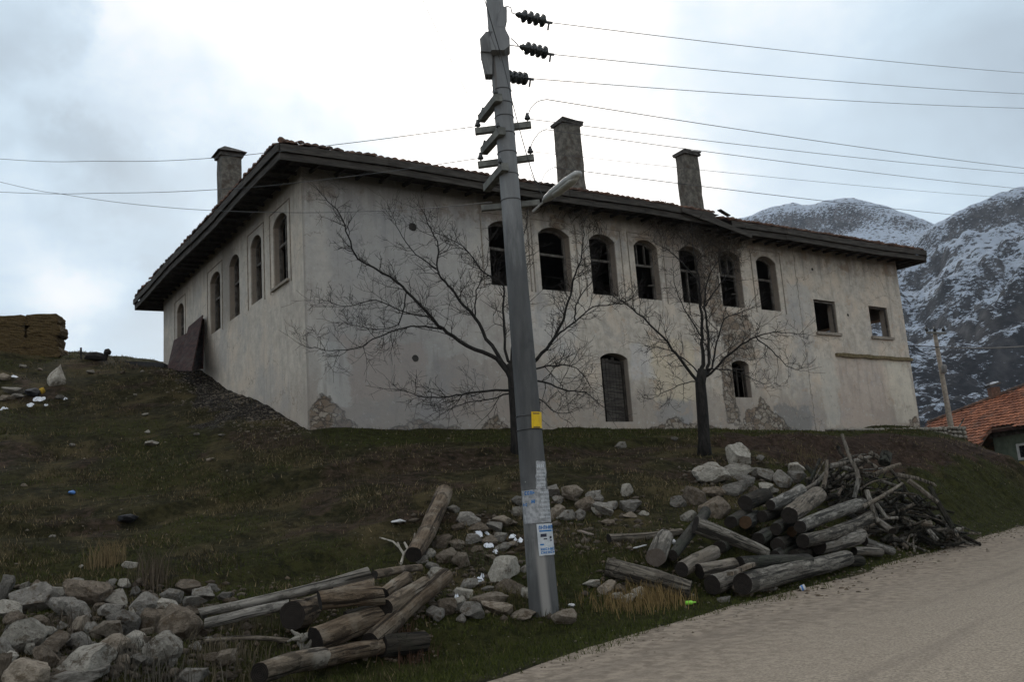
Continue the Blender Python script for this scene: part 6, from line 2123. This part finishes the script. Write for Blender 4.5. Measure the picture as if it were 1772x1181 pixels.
# dry creepers hanging under the eaves
def creeper(name_lab, pts, n, L, seed):
    rs = random.Random(seed); mb = MB()
    for _ in range(n):
        x, y = pts[rs.randrange(len(pts))]
        o = on_plane(x + rs.gauss(0, 9), y + rs.gauss(0, 5), P0 - NX * rs.uniform(.15, .75), NX)
        p = [Vector(o)]; d = Vector((rs.gauss(0, 1), rs.gauss(0, .6), rs.gauss(-.5, .7))).normalized()
        m = 6
        for k in range(m):
            d = (d + Vector((rs.gauss(0, .4), rs.gauss(0, .3), rs.gauss(-.12, .3)))).normalized(); p.append(p[-1] + d * L * rs.uniform(.5, 1.2) / m)
        mb.tube(p, [rs.uniform(.005, .012)] * (m + 1), 3, False)
    tag(thing_build(mb, 'dry_creeper', MATS['dry_creeper']), name_lab, 'creeper', 'dry creepers under the eaves')


creeper('tangled dry creeper hanging under the broken eaves above the upright tree', [(1140, 378), (1160, 384), (1185, 392), (1210, 402), (1235, 410), (1250, 425), (1262, 400)], 240, .8, 5)
creeper('smaller dry creeper clump under the eaves above the third arched window', [(1000, 358), (1012, 368), (1022, 378), (1030, 386)], 70, .5, 6)
creeper('wisps of dry twigs at the eaves right beside the street lamp', [(928, 335), (938, 345), (945, 350)], 26, .5, 8)


# ================================================================== GRASS
def blades(name, n_try, seed, hlo, hhi, wide, density, colf):
    rs = np.random.default_rng(seed)
    u = rs.uniform(0, 1, n_try)
    y = 7.6 * (38 / 7.6) ** u                       # thinner cover with distance
    x = rs.uniform(-0.80, 0.66, n_try) * y
    s, t = house_st(x, y); e = edge_dist(x, y)
    g, so_, ru = zones(x, y)
    keep = ((t < -0.05) | (s < -0.05)) & (e < -0.02 + 0.25 * fbm(x * 1.1, y * 1.1, 2, 71)) & (rs.uniform(0, 1, n_try) < density(x, y, g, so_, ru, e))
    x, y = x[keep], y[keep]; g, so_ = g[keep], so_[keep]
    n = len(x); z = ground_z(x, y) - 0.01
    h = rs.uniform(hlo, hhi, n) * rs.uniform(.6, 1.2, n); w = wide * (0.6 + y / 16) * rs.uniform(.6, 1.3, n)
    a = rs.uniform(0, 6.283, n); la = rs.uniform(0, 6.283, n); ln = rs.uniform(.15, .9, n) * h
    b = np.stack([x, y, z], 1); sd = np.stack([np.cos(a), np.sin(a), 0 * a], 1) * (w / 2)[:, None]
    tip = b + np.stack([np.cos(la) * ln, np.sin(la) * ln, h], 1)
    V = np.stack([b - sd, b + sd, tip], 1).reshape(-1, 3)
    F_ = np.arange(3 * n).reshape(-1, 3)
    C = colf(rs, n, g, so_); C = np.repeat(np.c_[C, np.ones(n)], 3, 0)
    return tag(fast_mesh(name, V, F_, MATS['grass_blade'], C), kind='stuff')


m_, t_, b_ = new_mat('grass_blade', 0.85, 0.15)
at_ = t_.node('ShaderNodeAttribute', attribute_name='cover')
t_.put(b_.inputs['Base Color'], at_.outputs['Color'])


def col_green(rs, n, g, so_):
    k = rs.uniform(0, 1, n)[:, None]
    return (np.array([.028, .036, .006]) * (1 - k) + np.array([.070, .077, .017]) * k)


def col_dry(rs, n, g, so_):
    k = rs.uniform(0, 1, n)[:, None]
    d = np.array([.027, .021, .009]) * (1 - k ** 2.5) + np.array([.27, .205, .115]) * k ** 2.5
    gr = np.array([.026, .027, .008]) * (1 - k) + np.array([.062, .058, .021]) * k
    m = (rs.uniform(0, 1, n) < 0.25 + 0.5 * g)[:, None]
    return np.where(m, gr, d)


blades('grass', 400000, 3, .03, .075, .011, lambda x, y, g, s, r, e: g * .8 * (1 - .8 * r), col_green)
blades('dry_grass', 400000, 5, .03, .12, .010, lambda x, y, g, s, r, e: (0.10 + .9 * smooth(-.15, .55, fbm(x * .8, y * .8, 3, 55))) * (1 - .45 * s) * (1 - .75 * r) * smooth(.6, 2.2, -e), col_dry)


def tuft(x, y, n, h, spread, label, col=(0.20, 0.145, 0.075), seed=0, name='grass_tuft', cat='grass tuft', group='dry tufts on the slope'):
    rs = np.random.default_rng(seed + int(x))
    c = gp(x, y)
    px = c[0] + rs.normal(0, spread, n); py = c[1] + rs.normal(0, spread, n); pz = ground_z(px, py) - .02
    hh = h * rs.uniform(.45, 1.1, n); a = rs.uniform(0, 6.283, n); la = rs.uniform(0, 6.283, n); ln = rs.uniform(.1, .55, n) * hh
    w = rs.uniform(.006, .012, n)
    b = np.stack([px, py, pz], 1) - c; sd = np.stack([np.cos(a), np.sin(a), 0 * a], 1) * (w / 2)[:, None]
    mid_ = b + np.stack([np.cos(la) * ln * .3, np.sin(la) * ln * .3, hh * .6], 1); tip = b + np.stack([np.cos(la) * ln, np.sin(la) * ln, hh], 1)
    V = np.concatenate([np.stack([b - sd, b + sd, mid_ + sd * .7, mid_ - sd * .7], 1).reshape(-1, 3), np.stack([mid_ - sd * .7, mid_ + sd * .7, tip, tip], 1).reshape(-1, 3)])
    F_ = np.arange(len(V)).reshape(-1, 4)
    C = np.array(col) * rs.uniform(.5, 1.15, n)[:, None]; C = np.concatenate([np.repeat(np.c_[C, np.ones(n)], 4, 0)] * 2)
    o = fast_mesh(name, V, F_, MATS['grass_blade'], C); o.location = c
    return tag(o, label, cat, group)


tuft(185, 978, 260, .42, .13, 'pale feathery dry grass tuft on the slope below the small black bag')
tuft(262, 1012, 150, .60, .12, 'tall thin dead weed clump behind the left stone heap', (.11, .085, .06))
tuft(1085, 1052, 420, .24, .24, 'ochre dry grass clump at the roadside below the long bark log', (.24, .165, .07))
tuft(1140, 1040, 380, .30, .20, 'tall ochre dry grass clump touching the end of the long bark log', (.24, .165, .07))
tuft(700, 1128, 240, .26, .16, 'reddish dead weed clump on the verge at the end of the left logs', (.10, .055, .035))
tuft(250, 1168, 300, .34, .3, 'grey dead grass clump in front of the left stone heap', (.10, .088, .07))
tuft(395, 1150, 320, .30, .32, 'dry grass clump between the left heap and the lowest log', (.12, .098, .062))
tuft(420, 1090, 160, .22, .25, 'sparse dry grass under the long thin log', (.12, .10, .065))
tuft(130, 1088, 120, .26, .2, 'thin dead stems among the stones of the left heap', (.10, .08, .06))
tuft(330, 990, 120, .2, .4, 'dark scrubby weeds above the left stone heap', (.05, .042, .032))
tuft(1395, 792, 160, .28, .3, 'tan dry grass patch behind the stones by the right heap', (.13, .10, .055))
tuft(70, 735, 200, .3, .6, 'dark scrubby weeds on the upper left slope', (.065, .05, .032))
tuft(560, 760, 160, .25, .5, 'scrubby weeds at the foot of the house corner', (.05, .045, .028))
tuft(820, 965, 200, .2, .3, 'mossy grass hummock left of the pole among the stones', (.06, .065, .025))
tuft(1060, 930, 160, .18, .3, 'green grass hummock right of the pole', (.045, .055, .022))
tuft(880, 1040, 160, .2, .25, 'yellowish grass at the left of the pole foot', (.12, .10, .045))
tuft(930, 1068, 170, .13, .22, 'short weeds growing around the foot of the leaning pole', (.07, .062, .028), 5)
for i, (x, y) in enumerate(((232, 715), (150, 745), (420, 800), (330, 860), (60, 880), (500, 870), (130, 830), (640, 830))):
    tuft(x, y, 110, .2, .35, 'low tan weed patch on the open grass slope', (.095, .07, .04), i)

# ================================================================== SNOW, LITTER
cs, ss = [], []
V_, F__ = [], []
mb = MB()
rs = random.Random(8)
for (x, y, w, h) in ((836, 925, 26, 6), (848, 930, 12, 5), (884, 928, 20, 6), (896, 935, 16, 5), (845, 944, 20, 5), (856, 956, 14, 5), (826, 1003, 20, 5), (836, 998, 8, 7), (64, 690, 22, 4), (75, 692, 12, 4), (55, 701, 22, 5), (79, 702, 8, 3), (7, 708, 14, 5), (24, 652, 14, 3), (113, 691, 9, 4), (790, 1034, 8, 4)):
    for k in range(4):
        a = gp(x + rs.uniform(-.35, .35) * w, y + rs.uniform(-.3, .3) * h, .02)
        r = metres(w, a[1]) * rs.uniform(.16, .30)
        kk = len(mb.v); n = 9
        rim_ = [(a[0] + math.cos(2 * math.pi * i / n) * r * rs.uniform(.6, 1.3), a[1] + math.sin(2 * math.pi * i / n) * r * 1.4 * rs.uniform(.6, 1.3)) for i in range(n)]
        zz = [gz(*p) + .012 for p in rim_]
        mb.v += [Vector((p[0], p[1], q)) for p, q in zip(rim_, zz)] + [Vector((a[0], a[1], gz(a[0], a[1]) + .06))]
        mb.f += [(kk + i, kk + (i + 1) % n, kk + n) for i in range(n)]
tag(thing_build(mb, 'snow', MATS['snow'], None, True), kind='stuff')


def lump(name, x, y, w, h, mat, label, cat, lift=.35, seed=1, tilt=0.0):
    o = rock(x, y, w, h, 'g', 'r', lift)
    o.name = name; o.data = o.data.copy(); o.data.materials.clear(); o.data.materials.append(MATS[mat]); o.material_slots[0].link = 'DATA'
    o.rotation_euler = (0, tilt, seed)
    return tag(o, label, cat)


lump('plastic_bag', 223, 899, 31, 16, 'black_plastic', 'small black bag lying on the open grass slope', 'bag')
lump('plastic_bag', 691, 903, 24, 7, 'white_plastic', 'flat white plastic bag on the grass above the lone propped log', 'bag')
lump('plastic_scrap', 125, 853, 12, 7, 'blue_plastic', 'tiny blue plastic scrap on the left slope', 'litter')
lump('plastic_scrap', 73, 677, 10, 13, 'yellow_scrap', 'small mustard yellow scrap beside the pointed whitish stone', 'litter')
lump('plastic_tub', 58, 680, 26, 16, 'black_plastic', 'dark hollow tub lying beside the yellow scrap on the crest', 'tub')
lump('plastic_scrap', 989, 1049, 17, 7, 'white_plastic', 'white crushed plastic piece right of the pole foot', 'litter')
lump('plastic_scrap', 1166, 939, 10, 9, 'white_plastic', 'white scrap stuck between logs at the left of the right pile', 'litter')
lump('plastic_scrap', 1630, 947, 7, 5, 'white_plastic', 'tiny white scrap on the verge below the brush pile', 'litter')
mb = MB(); a = gp(1098, 949, .1); b = gp(1117, 944, .1); mb.beam(a, b, .05, .012); tag(thing_build(mb, 'plastic_strip', MATS['white_plastic']), 'narrow white strip lying in front of the curved grey log', 'litter')
mb = MB(); a = gp(1002, 919, .05); b = gp(1024, 926, .05); mb.beam(a, b, .08, .02); tag(thing_build(mb, 'board', MATS['cut_light']), 'flat pale board piece on the grass right of the pole', 'board')
# crushed paper cup by the road
a = gp(1391, 1024); k = dpx(a)
mb = MB(); mb.tube([a + np.array([-.05, 0, .035]), a + np.array([.02, 0, .05])], [.035, .05], 12); cupo = thing_build(mb, 'paper_cup', MATS['white_plastic']); tag(cupo, 'crushed white and blue paper cup on the road edge', 'cup')
mb = MB(); mb.tube([a + np.array([-.035, 0, .039]), a + np.array([-.01, 0, .044])], [.0425, .0475], 12, False); mb.v = [p - Vector(cupo.location) for p in mb.v]; mb.build('band', MATS['blue_plastic'], cupo)
a = gp(1195, 1044, .03)
mb = MB(); mb.lathe(a + np.array([-.075, 0, 0]), a + np.array([.075, .02, 0]), [(0, .02), (.05, .028), (.6, .028), (.8, .012), (1, .011)], 10); tag(thing_build(mb, 'plastic_bottle', MATS['green_plastic'], None, True), 'bright green plastic bottle lying at the end of the long bark log', 'bottle')

# ================================================================== HAZE
mh = bpy.data.materials.new('haze_air'); mh.use_nodes = True
ht = mh.node_tree
ht.nodes.clear()
vol = ht.nodes.new('ShaderNodeVolumePrincipled')
vol.inputs['Color'].default_value = (0.80, 0.88, 1.0, 1)
vol.inputs['Density'].default_value = 0.00011
vol.inputs['Anisotropy'].default_value = 0.2
ho = ht.nodes.new('ShaderNodeOutputMaterial')
ht.links.new(vol.outputs[0], ho.inputs['Volume'])
mb = MB(); mb.box((0, 0, 255), (4700, 4700, 540))
hz = mb.build('haze', mh)
tag(hz, kind='stuff')
